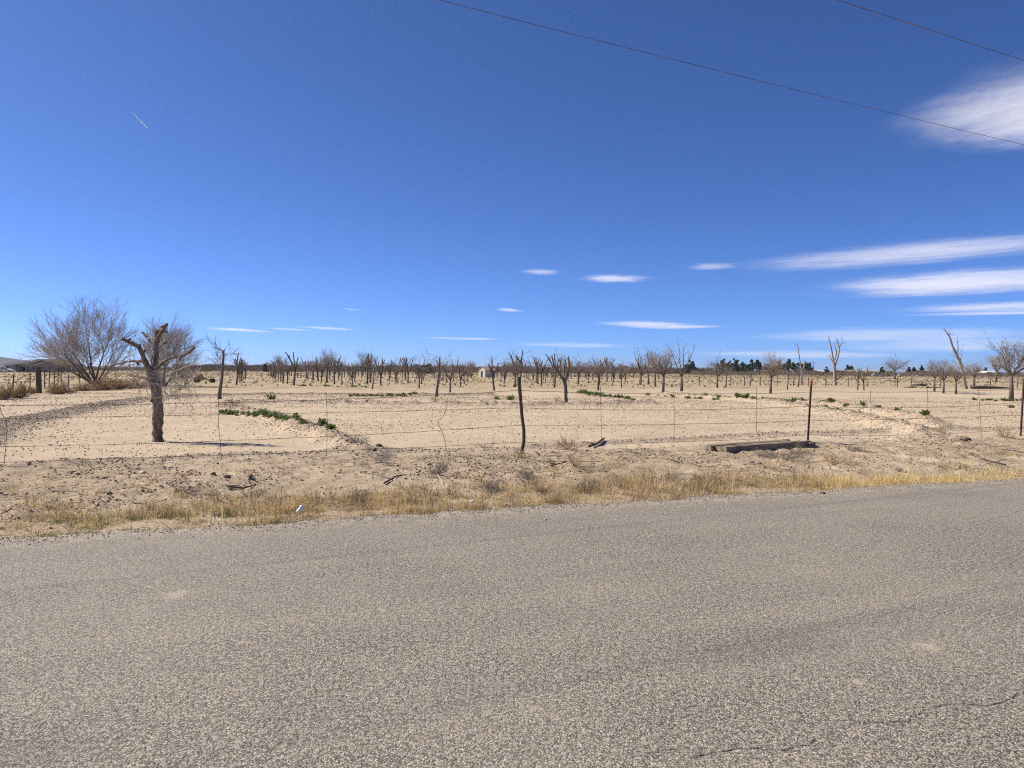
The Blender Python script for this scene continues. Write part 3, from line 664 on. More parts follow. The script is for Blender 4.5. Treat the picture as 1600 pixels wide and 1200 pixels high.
# the big pollard in the foreground
rn = random.Random(3); b0 = G(246, 690); b0.z = hz(b0.x, b0.y); Y0 = b0.y
tree = empty('pollard_tree', b0, 'nearest thick pollarded tree with sawn limbs, casting a shadow', 'tree')
tr, lm, cu, tw = MB(), MB(), MB(), MB()
pix_limbs(tr, Y0, rn, [([(247, 694), (246.5, 688), (246, 672), (247, 648), (246, 622), (243, 602), (239, 588), (237, 576)], [10.5, 8.6, 7.5, 7.6, 7.4, 7.8, 8.6, 6.5], 0, 0)], sides=12)
LL = pix_limbs(lm, Y0, rn, [
 ([(236, 584), (232, 576), (226, 563), (221, 550), (216, 542), (208, 538)], [5.2, 4.6, 4, 3.6, 3.2, 2.9], 0, -.25),
 ([(230, 571), (222, 565), (211, 564), (199, 565), (186, 568), (172, 571), (160, 569)], [2.6, 2, 1.6, 1.4, 1.2, .9, .5], -.05, .35),
 ([(240, 584), (243, 562), (244, 545), (245, 530), (246, 516)], [6.2, 5, 4.5, 4.4, 4.6], .02, .12),
 ([(243.5, 536), (236, 532), (231, 529)], [3, 2.6, 2.3], .08, .3),
 ([(244, 552), (250, 542), (257, 536)], [1.8, 1.3, 1], .1, -.2),
 ([(240, 580), (249, 572), (258, 564), (265, 560), (276, 558), (288, 555)], [3.6, 2.9, 2.6, 2.2, 1.9, 1.9], 0, -.35),
 ([(241, 548), (238, 560), (237, 572)], [1.5, 1.2, 1.2], .1, .1)], sides=8)
CC = pix_limbs(cu, Y0, rn, [
 ([(208, 538), (200, 534), (190, 529)], [2.9, 2.6, 2.3], -.25, -.4),
 ([(243.5, 534), (250, 523), (256, 514), (261, 506)], [3.2, 3, 2.8, 2.5], .08, -.1),
 ([(231, 529), (227, 524), (222, 519)], [2.3, 2, 1.7], .3, .42),
 ([(288, 555), (296, 550), (304, 543)], [1.9, 2.1, 1.8], -.35, -.5)], sides=8)
TW = pix_limbs(tw, Y0, rn, [
 ([(234, 607), (232, 595), (224, 590), (212, 588), (202, 584), (198, 588)], [1, .9, .7, .6, .5, .3], -.1, -.5),
 ([(240, 580), (252, 583), (262, 584), (276, 579), (290, 573), (316, 566)], [1, .9, .8, .6, .5, .3], -.1, -.6),
 ([(262, 584), (270, 592), (277, 600), (282, 612)], [.9, .8, .7, .4], -.3, -.5),
 ([(255, 583), (272, 585), (286, 586), (310, 587)], [.7, .5, .4, .3], -.2, .3),
 ([(283, 583), (292, 576), (298, 571)], [.6, .5, .3], -.3, -.4),
 ([(250, 597), (256, 607), (262, 618)], [.6, .5, .3], -.1, -.4), ([(256, 626), (270, 612), (285, 606), (302, 600)], [.6, .5, .4, .3], -.1, -.7),
 ([(202, 565), (203, 576), (209, 579)], [.7, .6, .4], .1, 0), ([(256, 614), (268, 618), (276, 612)], [.5, .4, .3], -.2, -.4)], sides=4)
for P_ in LL + CC[:2]:                       # short sawn stubs and knobs on the limbs
    for k in range(3):
        q = rn.choice(P_[3:-1]); d_ = (rv(rn, 1) + Vector((0, -.3, .3))).normalized(); lm.tube([q, q + d_ * rn.uniform(.06, .13)], [rn.uniform(.024, .034), rn.uniform(.018, .028)], 7)
for k in range(9):
    q = atY(246 + rn.uniform(-2, 2), rn.uniform(586, 670), Y0); d_ = Vector((rn.choice((-1, 1)) * rn.uniform(.4, 1), -rn.uniform(.1, 1), rn.uniform(0, .4))).normalized(); tr.tube([q + d_ * .05, q + d_ * rn.uniform(.11, .135)], [.05, .022], 8)
for P_ in (LL[1], TW[0], TW[1]):
    for k in range(4):
        q = rn.choice(P_[3:]); spray(tw, rn, q, rv(rn, .7) + Vector((0, 0, -.1)), rn.uniform(.3, .6), .011, 2, 3, .2, .02, .6)
for P_ in LL + TW + TW:
    for k in range(5):
        q = rn.choice(P_[2:]); spray(tw, rn, q, rv(rn, .8) + Vector((0, 0, -.05)), rn.uniform(.15, .45), .0062, 2, 2, .25, .0, .8)
local(tr, b0).build('trunk', MBARK, tree, True); local(lm, b0).build('limbs', MBARK, tree, True); local(cu, b0).build('sawn_limb_ends', MCUTR, tree, True); local(tw, b0).build('twigs', MTWIGW, tree)
# pollard with the orange stub
b0 = G(884, 631); b0.z = hz(b0.x, b0.y); Y0 = b0.y; rn = random.Random(8)
tree = empty('pollard_tree', b0, 'pollarded tree with a bright orange torn limb stub beyond the fence', 'tree', 'bare orchard trees')
tr, cu, tw = MB(), MB(), MB()
A = pix_limbs(tr, Y0, rn, [([(884.5, 634), (884, 620), (883.5, 605), (881, 595), (878, 590)], [3.6, 2.9, 2.8, 2.9, 2.6], 0, 0), ([(882, 597), (876, 587), (871, 577), (871, 570)], [2.4, 1.9, 1.6, 1.4], 0, -.4),
 ([(882, 597), (886, 585), (889, 575)], [2.2, 2, 1.9], 0, .2), ([(880, 592), (882, 580), (881, 568)], [1.6, 1.3, 1.2], 0, .5), ([(872, 582), (866, 572), (862, 556)], [1.4, 1.1, .9], -.2, -.7), ([(876, 588), (876, 575), (875, 563)], [1.3, 1.1, 1], 0, -.2)], sides=7)
pix_limbs(cu, Y0, rn, [([(888.5, 577), (889, 568), (887.5, 557)], [2.1, 2.1, 1.5], .2, .2)], sides=7)
for P_ in A[1:]:
    for k in range(9): spray(tw, rn, rn.choice(P_[1:]), rv(rn, .6) + Vector((0, 0, .5)), rn.uniform(.25, .6), .011, 2, 2, .15, .05, .6)
local(tr, b0).build('trunk', MBARK2, tree, True); local(cu, b0).build('torn_limb', MCUT, tree, True); local(tw, b0).build('twigs', MTWIG, tree)
# dead trees on the right
def dead(name, base, limbs, label, seed, twigs=12):
    b = G(*base); b.z = hz(b.x, b.y); rn = random.Random(seed); t = empty(name, b, label, 'tree', 'dead bare trees'); tr, tw = MB(), MB()
    A = pix_limbs(tr, b.y, rn, limbs, sides=6)
    for P_ in A[1:]:
        for k in range(twigs // max(1, len(A) - 1) + 1): spray(tw, rn, rn.choice(P_[len(P_) // 2:]), rv(rn, .5) + Vector((0, 0, .6)), rn.uniform(.3, .7), .018, 1, 2, .15, .05, .5)
    local(tr, b).build('trunk', MDEAD, t, True); local(tw, b).build('twigs', MTWIG, t)
dead('dead_tree', (1510, 608), [([(1510, 609), (1507, 596), (1504, 580), (1500, 566), (1494, 553), (1488, 540), (1484, 527), (1478, 518), (1474, 513)], [3.1, 2.6, 2.2, 2.2, 2.0, 1.7, 1.3, .8, .4], 0, -1),
 ([(1500, 565), (1502, 553), (1503, 544)], [1.1, .8, .4], -.5, .3), ([(1496, 556), (1497, 544), (1496.5, 533)], [1, .7, .3], -.6, -1), ([(1499, 563), (1495, 558)], [1.2, 1], -.5, -1.2), ([(1485, 529), (1483, 521)], [.8, .5], -.9, -.9), ([(1504, 580), (1495, 572), (1490, 563)], [.8, .6, .3], -.3, .8)],
 'pale dead trunk leaning left, bare and tall, right part of the field', 1)
dead('dead_tree', (1305, 602), [([(1305, 603), (1304.5, 590), (1304, 578), (1303.5, 570)], [3.2, 2.4, 2.1, 2.1], 0, 0), ([(1303, 572), (1299, 562), (1294, 554)], [1.4, 1.1, .6], 0, .8), ([(1304, 572), (1301, 556), (1298, 540), (1294, 526)], [1.6, 1.3, 1, .5], 0, -.6),
 ([(1304, 572), (1309, 558), (1311, 545), (1308, 532), (1306, 528)], [1.6, 1.3, 1, .7, .4], 0, .6), ([(1311, 543), (1315, 537), (1316, 531)], [.8, .6, .3], .4, 0), ([(1305, 562), (1307, 550), (1304, 540)], [1, .8, .4], 0, -1), ([(1306, 594), (1313, 589), (1319, 583), (1322.5, 577)], [1.3, 1.1, .9, .5], 0, -.5)],
 'forked pale dead tree with antler-like limbs on the right', 2)
dead('dead_tree', (1253, 601), [([(1253, 602), (1252.5, 590), (1252.5, 578)], [1.9, 1.5, 1.3], 0, 0), ([(1252.5, 579), (1250, 565), (1247.5, 548), (1246, 535)], [1.1, .9, .7, .3], 0, -.4), ([(1253, 578), (1256.5, 573), (1257, 565)], [1, .8, .5], 0, .3)], 'tall thin dead trunk with one long leaning whip', 3, 6)

# big mesquite-like trees on the left
def mesq(px, yb, spec, label, seed, kids, mat, depth=3):
    b = G(px, yb); b.z = hz(b.x, b.y); rn = random.Random(seed); t = empty('mesquite_tree', b, label, 'tree'); tr, tw = MB(), MB(); k_ = b.y / FPX
    for (dx, dz, r, wt) in spec:       # stems: pixel offsets of the stem ends
        d = Vector((dx * k_, rn.uniform(-.45, .45) * abs(dz) * k_, dz * k_)) * .88; L = d.length
        pts, dd = grow(tr, rn, Vector((rn.uniform(-.2, .2), rn.uniform(-.2, .2), -.05)), d + Vector((0, 0, .04 * L)), L * .6, r * .62, r * .28, 6, 6, .09, .02)
        for j in range(wt):
            q = rn.choice(pts[2:]); nd = dd + rv(rn, .36) + Vector((0, 0, .05))
            spray(tw, rn, q, nd, L * rn.uniform(.26, .42), r * .14, depth, kids, .10, .05, .34, .74)
    tr.build('trunk', MBARK, t, True); tw.build('crown', mat, t)
    return t
mesq(147, 601, [(-92, 60, .20, 7), (-78, 86, .20, 7), (-50, 100, .2, 7), (-20, 112, .22, 8), (14, 112, .2, 7), (40, 96, .18, 7), (-72, 32, .14, 5), (48, 58, .14, 6), (-32, 70, .16, 5), (-60, 66, .14, 5)], 'wide bare grey mesquite tree at the far left fence', 21, 5, MMESQ)
mesq(256, 604, [(-52, 58, .15, 6), (-32, 88, .17, 8), (0, 104, .18, 9), (26, 94, .17, 9), (42, 70, .15, 7), (52, 42, .13, 6), (-40, 28, .10, 4), (34, 22, .1, 5), (10, 60, .12, 5)], 'dense bare mesquite tree behind the nearest pollard', 22, 5, MMESQ)
mesq(292, 601, [(-18, 26, .08, 5), (0, 34, .08, 5), (18, 28, .08, 5), (24, 14, .06, 4), (-26, 12, .06, 4)], 'low reddish thicket at the right foot of the dense mesquite', 23, 5, MCUTR, 2)

# ------------------------------------------------------------------ dry bushes and weeds
def bush_mesh(seed, mat, n=26, depth=2, L=.5, flat=.6, r=.006):
    rn = random.Random(seed); mb = MB()
    for i in range(n):
        a = rn.uniform(0, 6.28); spray(mb, rn, (rn.gauss(0, .05), rn.gauss(0, .05), -.02), (math.cos(a), math.sin(a), rn.uniform(.1, 1.6) * flat + .1), L * rn.uniform(.5, 1), r, depth, 4, .2, .04, .6, .55)
    return mb.mesh('stems', mat)
BG = [bush_mesh(s, MDRYB, 24, 2, .5, .8) for s in (1, 2, 3)]; BB = [bush_mesh(s, MDRYG, 26, 2, .5, .55) for s in (4, 5)]
BT = [bush_mesh(s, MDRYB, 60, 2, .55, .9, .014) for s in (6, 7)]
def bush(px, yb, w, h, me, label, group='dry bushes', cat='bush', rz=None):
    g = G(px, yb); e = empty('dry_bush', (g.x, g.y, hz(g.x, g.y)), label, cat, group, px * .37)
    k = g.y / FPX; s = w * k / 1.0; e.scale = (s, s, h * k / .55); link(bpy.data.objects.new('stems', me), e)
for px, yb, w, h, me, lab in [
 (888, 703, 50, 26, BG[0], 'golden tumbleweed right of the crooked fence stake'), (897, 729, 46, 32, BG[1], 'upright golden dead weed nearer the road than the tumbleweed'),
 (812, 712, 30, 18, BG[2], 'small golden weed at the foot of the crooked fence stake'), (680, 742, 44, 40, BB[0], 'wispy brown dead weed on the verge below the kinked stay'),
 (930, 735, 60, 14, BB[1], 'flattened dark dead brush below the golden weed'), (1222, 716, 84, 24, BB[0], 'grey tangle of dead weeds before the timber'), (1195, 712, 44, 16, BB[1], 'low grey weed before the timber middle'), (1250, 709, 46, 18, BG[1], 'straw weed before the right end of the timber'),
 (1310, 724, 70, 22, BG[0], 'straw-coloured sprawling dead weed right of the timber'), (1335, 705, 40, 12, BB[1], 'low grey weed beyond the sprawling straw-coloured one'),
 (560, 705, 36, 22, BB[1], 'brown brush on the end of the left soil border'), (1405, 736, 22, 14, BB[0], 'small grey dead weed near the right verge'),
 (295, 772, 60, 16, BB[1], 'dark matted dead weed above the grass on the left verge'), (1570, 686, 40, 26, BG[2], 'dry weed left of the rightmost fence post'),
 (1470, 684, 24, 12, BG[1], 'small orange dry weed by a fence stay on the right'), (820, 748, 50, 24, BB[0], 'grey dead weed with pale stalk below the fence stake'),
 (683, 626, 26, 8, BG[0], 'dry tuft at the foot of the tall whip-topped trunk'), (768, 617, 16, 8, BG[1], 'orange dry tuft at a pollard foot right of the shed'), (870, 627, 18, 8, BG[2], 'dry tuft left of the orange-stubbed pollard foot'),
 (1085, 765, 50, 34, BG[2], 'tall golden clump on the verge below the timber'), (1120, 762, 44, 28, BG[0], 'second golden clump on the verge, right of the tall one'), (760, 700, 34, 10, BB[1], 'low brown weed left of the crooked fence stake'),
]: bush(px, yb, w, h, me, lab)
for i, (px, yb, w, h) in enumerate([(345, 785, 60, 26), (392, 776, 54, 30), (430, 790, 40, 22), (560, 782, 44, 24), (640, 776, 50, 26), (705, 770, 44, 24), (770, 768, 46, 30), (845, 764, 56, 34), (915, 768, 50, 34), (965, 757, 44, 26), (1010, 752, 50, 30), (1050, 748, 40, 28), (1150, 752, 44, 20), (250, 796, 46, 18), (60, 806, 60, 14)]):
    bush(px, yb, w, h, (BG + BB)[(i * 3) % 5], 'ragged dry weed clump in the verge grass, %s from the left' % ordinal(sorted([345, 392, 430, 560, 640, 705, 770, 845, 915, 965, 1010, 1050, 1150, 250, 60]).index(px)), 'dry weed clumps in the verge grass')
for px, yb, w, h, i, lab in [(90, 616, 34, 19, 0, 'yellow-brown round bush right of the thick fence post'), (28, 622, 34, 24, 1, 'yellow-brown bush left of the thick fence post'), (4, 624, 30, 26, 0, 'yellow-brown bush cut by the left photo edge'), (50, 615, 18, 12, 1, 'small bush at the foot of the thick fence post'),
 (128, 611, 36, 12, 1, 'low dry bush under the wide mesquite, left side'), (160, 610, 44, 20, 0, 'rusty dry bush under the wide mesquite trunk'), (185, 609, 44, 18, 1, 'rusty dry bush right of the wide mesquite trunk'), (212, 607, 40, 16, 0, 'dry bush between the two mesquites'), (110, 614, 20, 8, 0, 'low dry clump right of the round bush')]:
    bush(px, yb, w, h, BT[i], lab, 'dry bushes along the left fence')
def weed_mesh(seed):
    r2 = np.random.default_rng(seed); n = 90; a = r2.random(n) * 6.283; el = r2.random(n) * 1.1 + .15; L = .10 + .14 * r2.random(n)
    d = np.stack([np.cos(a) * np.cos(el), np.sin(a) * np.cos(el), np.sin(el)], -1); p0 = np.column_stack([r2.normal(size=(n, 2)) * .05, np.zeros(n)]) + d * (.5 * L * r2.random(n))[:, None]
    s = np.stack([-np.sin(a), np.cos(a), 0 * a], -1); w = (L * .16)[:, None] * s; p1 = p0 + d * (L * .55)[:, None]; p2 = p0 + d * L[:, None] - np.array((0, 0, .02))
    V = np.stack([p0, p1 - w, p1 + w, p2], 1); F = (np.array([(0, 1, 2), (1, 3, 2)])[None] + (np.arange(n) * 4)[:, None, None]).reshape(-1, 3)
    c = np.array((.125, .165, .06)) * (.7 + .7 * r2.random((n, 1))) + np.array((.03, .02, 0)) * r2.random((n, 1))
    return mesh_np('leaves', V, F, MLEAF, col=np.repeat(c[:, None], 4, 1).reshape(-1, 3))
WM = [weed_mesh(s) for s in range(5)]; rn = random.Random(12)
def weed(px, yb, w, label, group=None):
    g = G(px, yb); e = empty('green_weed', (g.x, g.y, hz(g.x, g.y) - .01), label, 'weed', group, rn.uniform(0, 6)); s = w * g.y / FPX / .36; e.scale = (s, s, s * rn.uniform(.7, 1.05)); link(bpy.data.objects.new('leaves', rn.choice(WM)), e)
def weeds(pix, n, w0, w1, jit, label, group):
    W = []
    for i in range(n):
        t = (i + rn.random()) / n * (len(pix) - 1); k = min(int(t), len(pix) - 2); f = t - k; a, b = pix[k], pix[k + 1]
        W.append((a[0] + (b[0] - a[0]) * f + rn.gauss(0, jit), a[1] + (b[1] - a[1]) * f + rn.gauss(0, jit * .22), rn.uniform(w0, w1)))
    for i, q in enumerate(sorted(W)): weed(*q, label.replace('green weed', 'green weed, %s from the left,' % ordinal(i)), group)
weeds([(345, 645), (385, 651), (430, 660), (470, 672), (522, 691)], 30, 7, 17, 2.5, 'green weed in the row on the left soil border', 'weeds on the left border')
weeds([(906, 617), (930, 620), (960, 625), (993, 629)], 34, 6, 13, 2, 'green weed in the curved patch right of the orange-stubbed pollard', 'weeds in the curved patch')
weeds([(545, 619), (600, 619), (650, 618.5)], 30, 4, 8, 1.5, 'green weed in the long thin strip across the middle field', 'weeds in the long thin strip')
weeds([(1010, 617), (1060, 621), (1120, 625), (1122, 620), (1060, 618)], 20, 4, 9, 3, 'green weed in the patch below the big fan-shaped tree', 'weeds below the fan-shaped tree')
weeds([(1140, 624), (1175, 627), (1215, 629), (1250, 630), (1290, 633), (1305, 636)], 20, 6, 13, 2.5, 'green weed in the line left and right of the orange-topped post', 'weeds along the right border')
weeds([(1275, 643), (1310, 648), (1345, 655)], 8, 5, 11, 2, 'green weed in the faint row below the orange-topped post line', 'weeds in the faint right row')
weeds([(1520, 625), (1560, 627), (1600, 627)], 10, 5, 10, 2, 'green weed at the foot of the large right-edge tree', 'weeds by the right-edge tree')
weeds([(465, 603), (520, 605), (580, 606)], 16, 3, 7, 2, 'small green weed under the front orchard trees', 'weeds under the orchard')
for px, yb, w, lab in [(424, 625, 14, 'single round green weed right of the slim leaning tree'), (797, 625, 14, 'single green weed left of the crooked stake top'), (776, 624, 11, 'green weed left of the single one by the stake'), (1322, 639, 11, 'first of four spaced green weeds on the right border'), (1348, 641, 12, 'second of four spaced green weeds on the right border'), (1373, 644, 10, 'third of four spaced green weeds on the right border'), (1402, 648, 13, 'fourth of four spaced green weeds on the right border'), (1446, 656, 15, 'green weed pair behind a fence stay on the right'), (1580, 637, 9, 'small weed below the right-edge tree')]:
    weed(px, yb, w, lab)

# ------------------------------------------------------------------ wire fence along the road
fb = FP(815, 707); fence = empty('wire_fence', (fb.x, fb.y, 0), 'rusty barbed wire fence with thin posts between verge and field', 'fence')
fo = Vector((fb.x, fb.y, 0))
def fpart(mb, name, mat, label=None, smooth=True):
    o = local(mb, fo).build(name, mat, fence, smooth)
    if label: o['label'] = label
    return o
def post_pts(pix): return [FP(*p) for p in pix]
st = post_pts([(815.5, 711), (815.5, 703), (818.5, 690), (818.5, 672), (815.5, 650), (813.5, 625), (811.5, 603), (810, 589)])
fpart(MB().tube(st, [.036, .036, .033, .034, .032, .033, .036, .034], 8), 'post', MOLDW, 'crooked dark wooden stake')
def tpost(p0, p1, label, cap):
    o = (p1 - p0); m = MB(); ax = Vector((U2[0], U2[1], 0)); ay = Vector((V2[0], V2[1], 0))
    for (a, b, c, d) in ((-.022, .022, -.004, .004), (-.004, .004, .004, .036)):
        V = [q + ax * s + ay * t for q in (p0, p1) for s, t in ((a, c), (b, c), (b, d), (a, d))]
        m.add(V, [(0, 1, 5, 4), (1, 2, 6, 5), (2, 3, 7, 6), (3, 0, 4, 7), (4, 5, 6, 7)])
    for k in range(14):
        q = p0 + o * (.16 + .056 * k); m.tube([q - ay * .012, q - ay * .003], [.012, .014], 6)
    po = fpart(m, 'post', MRUST, label, False)
    if cap:
        m = MB(); q0, q1 = p0 + o * .93, p1 + o * .004
        for (a, b, c, d) in ((-.025, .025, -.007, .007), (-.007, .007, .007, .039)):
            V = [q + ax * s + ay * t for q in (q0, q1) for s, t in ((a, c), (b, c), (b, d), (a, d))]
            m.add(V, [(0, 1, 5, 4), (1, 2, 6, 5), (2, 3, 7, 6), (3, 0, 4, 7), (4, 5, 6, 7), (3, 2, 1, 0)])
        local(m, fo).build('painted_tip', MORNG, po)
P2a, P2b = FP(1262, 696), FP(1268, 595); tpost(P2a, P2b, 'leaning steel post with orange tip', True)
P3a, P3b = FP(1595, 684), FP(1600.5, 592); tpost(P3a, P3b, 'dark steel post at the right photo edge', False)
uL = uv(*st[0].xy)[0] - 14; xL = xy(uL, VF); PLa = Vector((*xL, hz(*xL) - .1)); tpost(PLa, PLa + Vector((.03, 0, 1.5)), 'dark steel post beyond the left photo edge', False)
xR = xy(uv(*P3a.xy)[0] + 6.6, VF); PRa = Vector((*xR, hz(*xR) - .1)); tpost(PRa, PRa + Vector((.03, 0, 1.5)), 'dark steel post beyond the right photo edge', False)
ub_ = [(PLa, PLa + Vector((.03, 0, 1.5))), (st[0], st[-1]), (P2a, P2b), (P3a, P3b), (PRa, PRa + Vector((.03, 0, 1.5)))]
def wire_at(hh, u):
    ks = [(uv(*a.lerp(b, min(1, hh / 1.45)).xy)[0], a.lerp(b, min(1, hh / 1.45))) for a, b in ub_]
    for (u0, p), (u1, q) in zip(ks[:-1], ks[1:]):
        if u <= u1 or u1 == ks[-1][0]:
            t = (u - u0) / (u1 - u0); r_ = p.lerp(q, t); r_.z -= .09 * (u1 - u0) / 7 * 4 * t * (1 - t) * (.6 + .4 * math.sin(hh * 9 + u0)); return r_ + Vector((-V2[0], -V2[1], 0)) * .03
HS = (.24, .56, .88, 1.2)
u0_, u1_ = uv(*PLa.xy)[0], uv(*PRa.xy)[0]
for hh in HS:
    m = MB(); us2 = np.arange(u0_, u1_, .35); pts = [wire_at(hh, u) + Vector((0, 0, random.uniform(-.006, .006))) for u in us2]
    m.tube(pts, .0036, 4, False)
    for u in np.arange(u0_ + .1, u1_ - .1, .13):
        q = wire_at(hh, u); m.tube([q + Vector((random.uniform(-.01, .01), random.uniform(-.01, .01), .018)), q - Vector((random.uniform(-.01, .01), 0, .018))], .0018, 3, False)
    fpart(m, 'barbed_wire', MWIRE)
for pix in [[(-3, 622), (2, 645), (10, 658), (11, 672), (9, 700), (5, 735)], [(341, 612), (342, 640), (341.5, 665), (344, 690), (346, 715), (344, 724)], [(509, 612), (511, 640), (511, 680), (510.5, 724)],
            [(699, 622), (698, 637), (694, 648), (684, 659), (689, 672), (694, 682), (697, 702), (700, 710)], [(938, 604), (939, 640), (939.5, 690)], [(1053, 609), (1053.5, 650), (1053, 702)], [(1182, 606), (1181.5, 640), (1182, 674), (1186, 684), (1187, 692)],
            [(1360, 610), (1361, 640), (1361, 670), (1358, 687)], [(1449, 606), (1450, 640), (1450, 684)], [(1529, 605), (1531, 640), (1534, 681)]]:
    m = MB(); P_ = [FP(*p) for p in pix]; m.tube(P_, .0048, 5, False); fpart(m, 'wire_stay', MWIRE)

# far-left field fence with one thick post
g0 = G(61, 614); ff = empty('field_fence', (g0.x, g0.y, hz(g0.x, g0.y)), 'old field fence with one thick wooden post at the far left', 'fence'); fo2 = Vector((g0.x, g0.y, ff.location.z))
def p2(mb, name, mat, label=None):
    o = local(mb, fo2).build(name, mat, ff, False)
    if label: o['label'] = label
tp = [g0 + Vector((0, 0, -.2)), g0 + Vector((-.02, 0, .8)), g0 + Vector((-.05, 0, 1.64))]
p2(MB().tube(tp, [.17, .165, .16], 9), 'post', MOLDW, 'thick dark wooden corner post')
tops = []
for px, yb, h in ((47, 613, 1.25), (20, 616, 1.2), (-6, 620, 1.2), (69.5, 608, 1.45), (76.5, 605.5, 1.5), (85.5, 604.5, 1.3), (90.5, 602, 1.5), (95.5, 600.5, 1.5), (107, 607, 1.1), (125, 605, 1.45), (139, 605, 1.35)):
    g = G(px, yb); m = MB().tube([g + Vector((0, 0, -.1)), g + Vector((.06 * math.sin(px), 0, h))], .038, 6); p2(m, 'post', MRUST); tops.append((px, g, h))
for hh in (.35, .75, 1.1):
    q = [t[1] + Vector((0, 0, hh)) for t in sorted(tops, key=lambda t: t[0]) if t[0] < 50] + [g0 + Vector((0, 0, hh))]
    p2(MB().tube(q, .006, 4, False), 'wire', MWIRE)
    q = [g0 + Vector((0, 0, hh))] + [t[1] + Vector((0, 0, hh)) for t in sorted(tops, key=lambda t: t[0]) if 60 < t[0] < 100]
    p2(MB().tube(q, .006, 4, False), 'wire', MWIRE)
# thin far fence on the right
g0 = G(1402, 603); f3 = empty('far_fence', (g0.x, g0.y, 0), 'thin far fence posts crossing the dry grass on the right', 'fence'); fo2 = Vector((g0.x, g0.y, 0)); ff = f3; q = []
for px, yb in ((1093, 603), (1142, 603.5), (1163, 603), (1188, 603), (1215, 603), (1240, 604), (1263, 604), (1290, 604), (1326, 604), (1355, 604.5), (1402, 605), (1424, 605.5), (1470, 606.5), (1521, 607.5), (1547, 608), (1590, 609)):
    g = G(px, yb); q.append(g + Vector((0, 0, .95))); p2(MB().tube([g - Vector((0, 0, .1)), g + Vector((.04 * math.sin(px), 0, 1.1))], .04, 5), 'post', MRUST)
p2(MB().tube(q, .006, 4, False), 'wire', MWIRE)

# ------------------------------------------------------------------ timber, sticks, stones, litter
a, b = G(1135, 708.5, .0), G(1268, 698, .0); L = (b - a).length; an = math.atan2(b.y - a.y, b.x - a.x)
tb = empty('railway_timber', (a.x, a.y, hz(a.x, a.y) - .015), 'stack of weathered grey wooden timbers lying by the orange-tipped post', 'timber', rz=an)
def plank(x0, x1, y0, y1, z0, z1, seed, name):
    rn = random.Random(seed); m = MB(); n = 14; V = []
    for i in range(n + 1):
        x = x0 + (x1 - x0) * i / n; j = lambda s=.006: rn.uniform(-s, s)
        V += [(x, y0 + j(), z0), (x, y1 + j(), z0), (x, y1 + j(), z1 + j(.004) - .008), (x, (y0 + y1) / 2, z1 + j(.004)), (x, y0 + .012 + j(.004), z1 + j(.004)), (x, y0 + j(.004), z1 - .014)]
    F = []
    for i in range(n):
        for k in range(6): F.append((i * 6 + k, i * 6 + (k + 1) % 6, (i + 1) * 6 + (k + 1) % 6, (i + 1) * 6 + k))
    F += [tuple(range(5, -1, -1)), tuple(n * 6 + k for k in range(6))]
    m.v, m.f = V, [f[::-1] for f in F]; m.build(name, MTIMB, tb)
plank(0, L, 0, .15, -.04, .125, 1, 'beam'); plank(.05, L - .1, .16, .33, -.04, .118, 2, 'beam'); plank(-.06, L - .3, .34, .50, -.04, .122, 5, 'beam'); plank(.1, L - .05, .51, .66, -.04, .115, 6, 'beam'); plank(L - .12, L + .06, -.05, .2, -.05, .10, 3, 'end_block')
rn = random.Random(4)
def stick(pix, r, label, name='stick', mat=MSTICK, lift=.012):
    P_ = []
    for p in pix:
        g = G(*p); P_.append(Vector((g.x, g.y, hz(g.x, g.y) + r + lift)))
    o = P_[0].copy(); m = MB().tube(P_, [r * (1 - .4 * i / len(P_)) for i in range(len(P_))], 6)
    for k in range(3):
        q = rn.choice(P_[:-1]).lerp(P_[-1], .3); m.tube([q, q + Vector((rn.uniform(-.15, .15), rn.uniform(-.08, .08), rn.uniform(.01, .06)))], [r * .5, r * .25], 4)
    ob = local(m, o).build(name, mat, None, True); ob.location = o; tag(ob, label, 'stick', 'fallen sticks')
for pix, r, lab, mt in [([(600, 756), (620, 750), (648, 743)], .014, 'dark fallen branch on the verge left of the wispy brown weed', MSTICK), ([(684, 745), (692, 757), (700, 770)], .010, 'pale dry stalk under the wispy brown weed', MTWIGW), ([(860, 731), (885, 726)], .012, 'dark stick beside the upright golden weed', MSTICK),
 ([(820, 716), (850, 718), (880, 720), (940, 723)], .007, 'long thin stick lying right of the crooked stake', MSTICK), ([(1322, 703), (1345, 705), (1366, 707)], .010, 'dark stick right of the timber end', MSTICK), ([(1533, 723), (1550, 727), (1572, 729)], .013, 'dark branch near the grass at far right', MSTICK), ([(1515, 712), (1530, 718)], .009, 'short stick left of the far-right branch', MSTICK),
 ([(920, 700), (932, 697), (943, 694)], .030, 'short thick wood piece behind the golden tumbleweed', MCUTR), ([(827, 728), (840, 740), (850, 748)], .009, 'pale stalk leaning in the dead weed by the stake', MTWIGW), ([(1286, 700), (1310, 714), (1335, 729)], .007, 'long straw stalk sprawling right of the timber', MDRYB), ([(355, 765), (380, 762), (400, 757)], .014, 'dark twig on the left verge above the grass', MSTICK), ([(205, 790), (235, 788), (262, 785)], .006, 'thin straight stalk lying on the left verge', MSTICK), ([(1172, 727), (1182, 726), (1190, 724)], .011, 'small dark twig below the timber', MSTICK)]:
    stick(pix, r, lab, mat=mt)
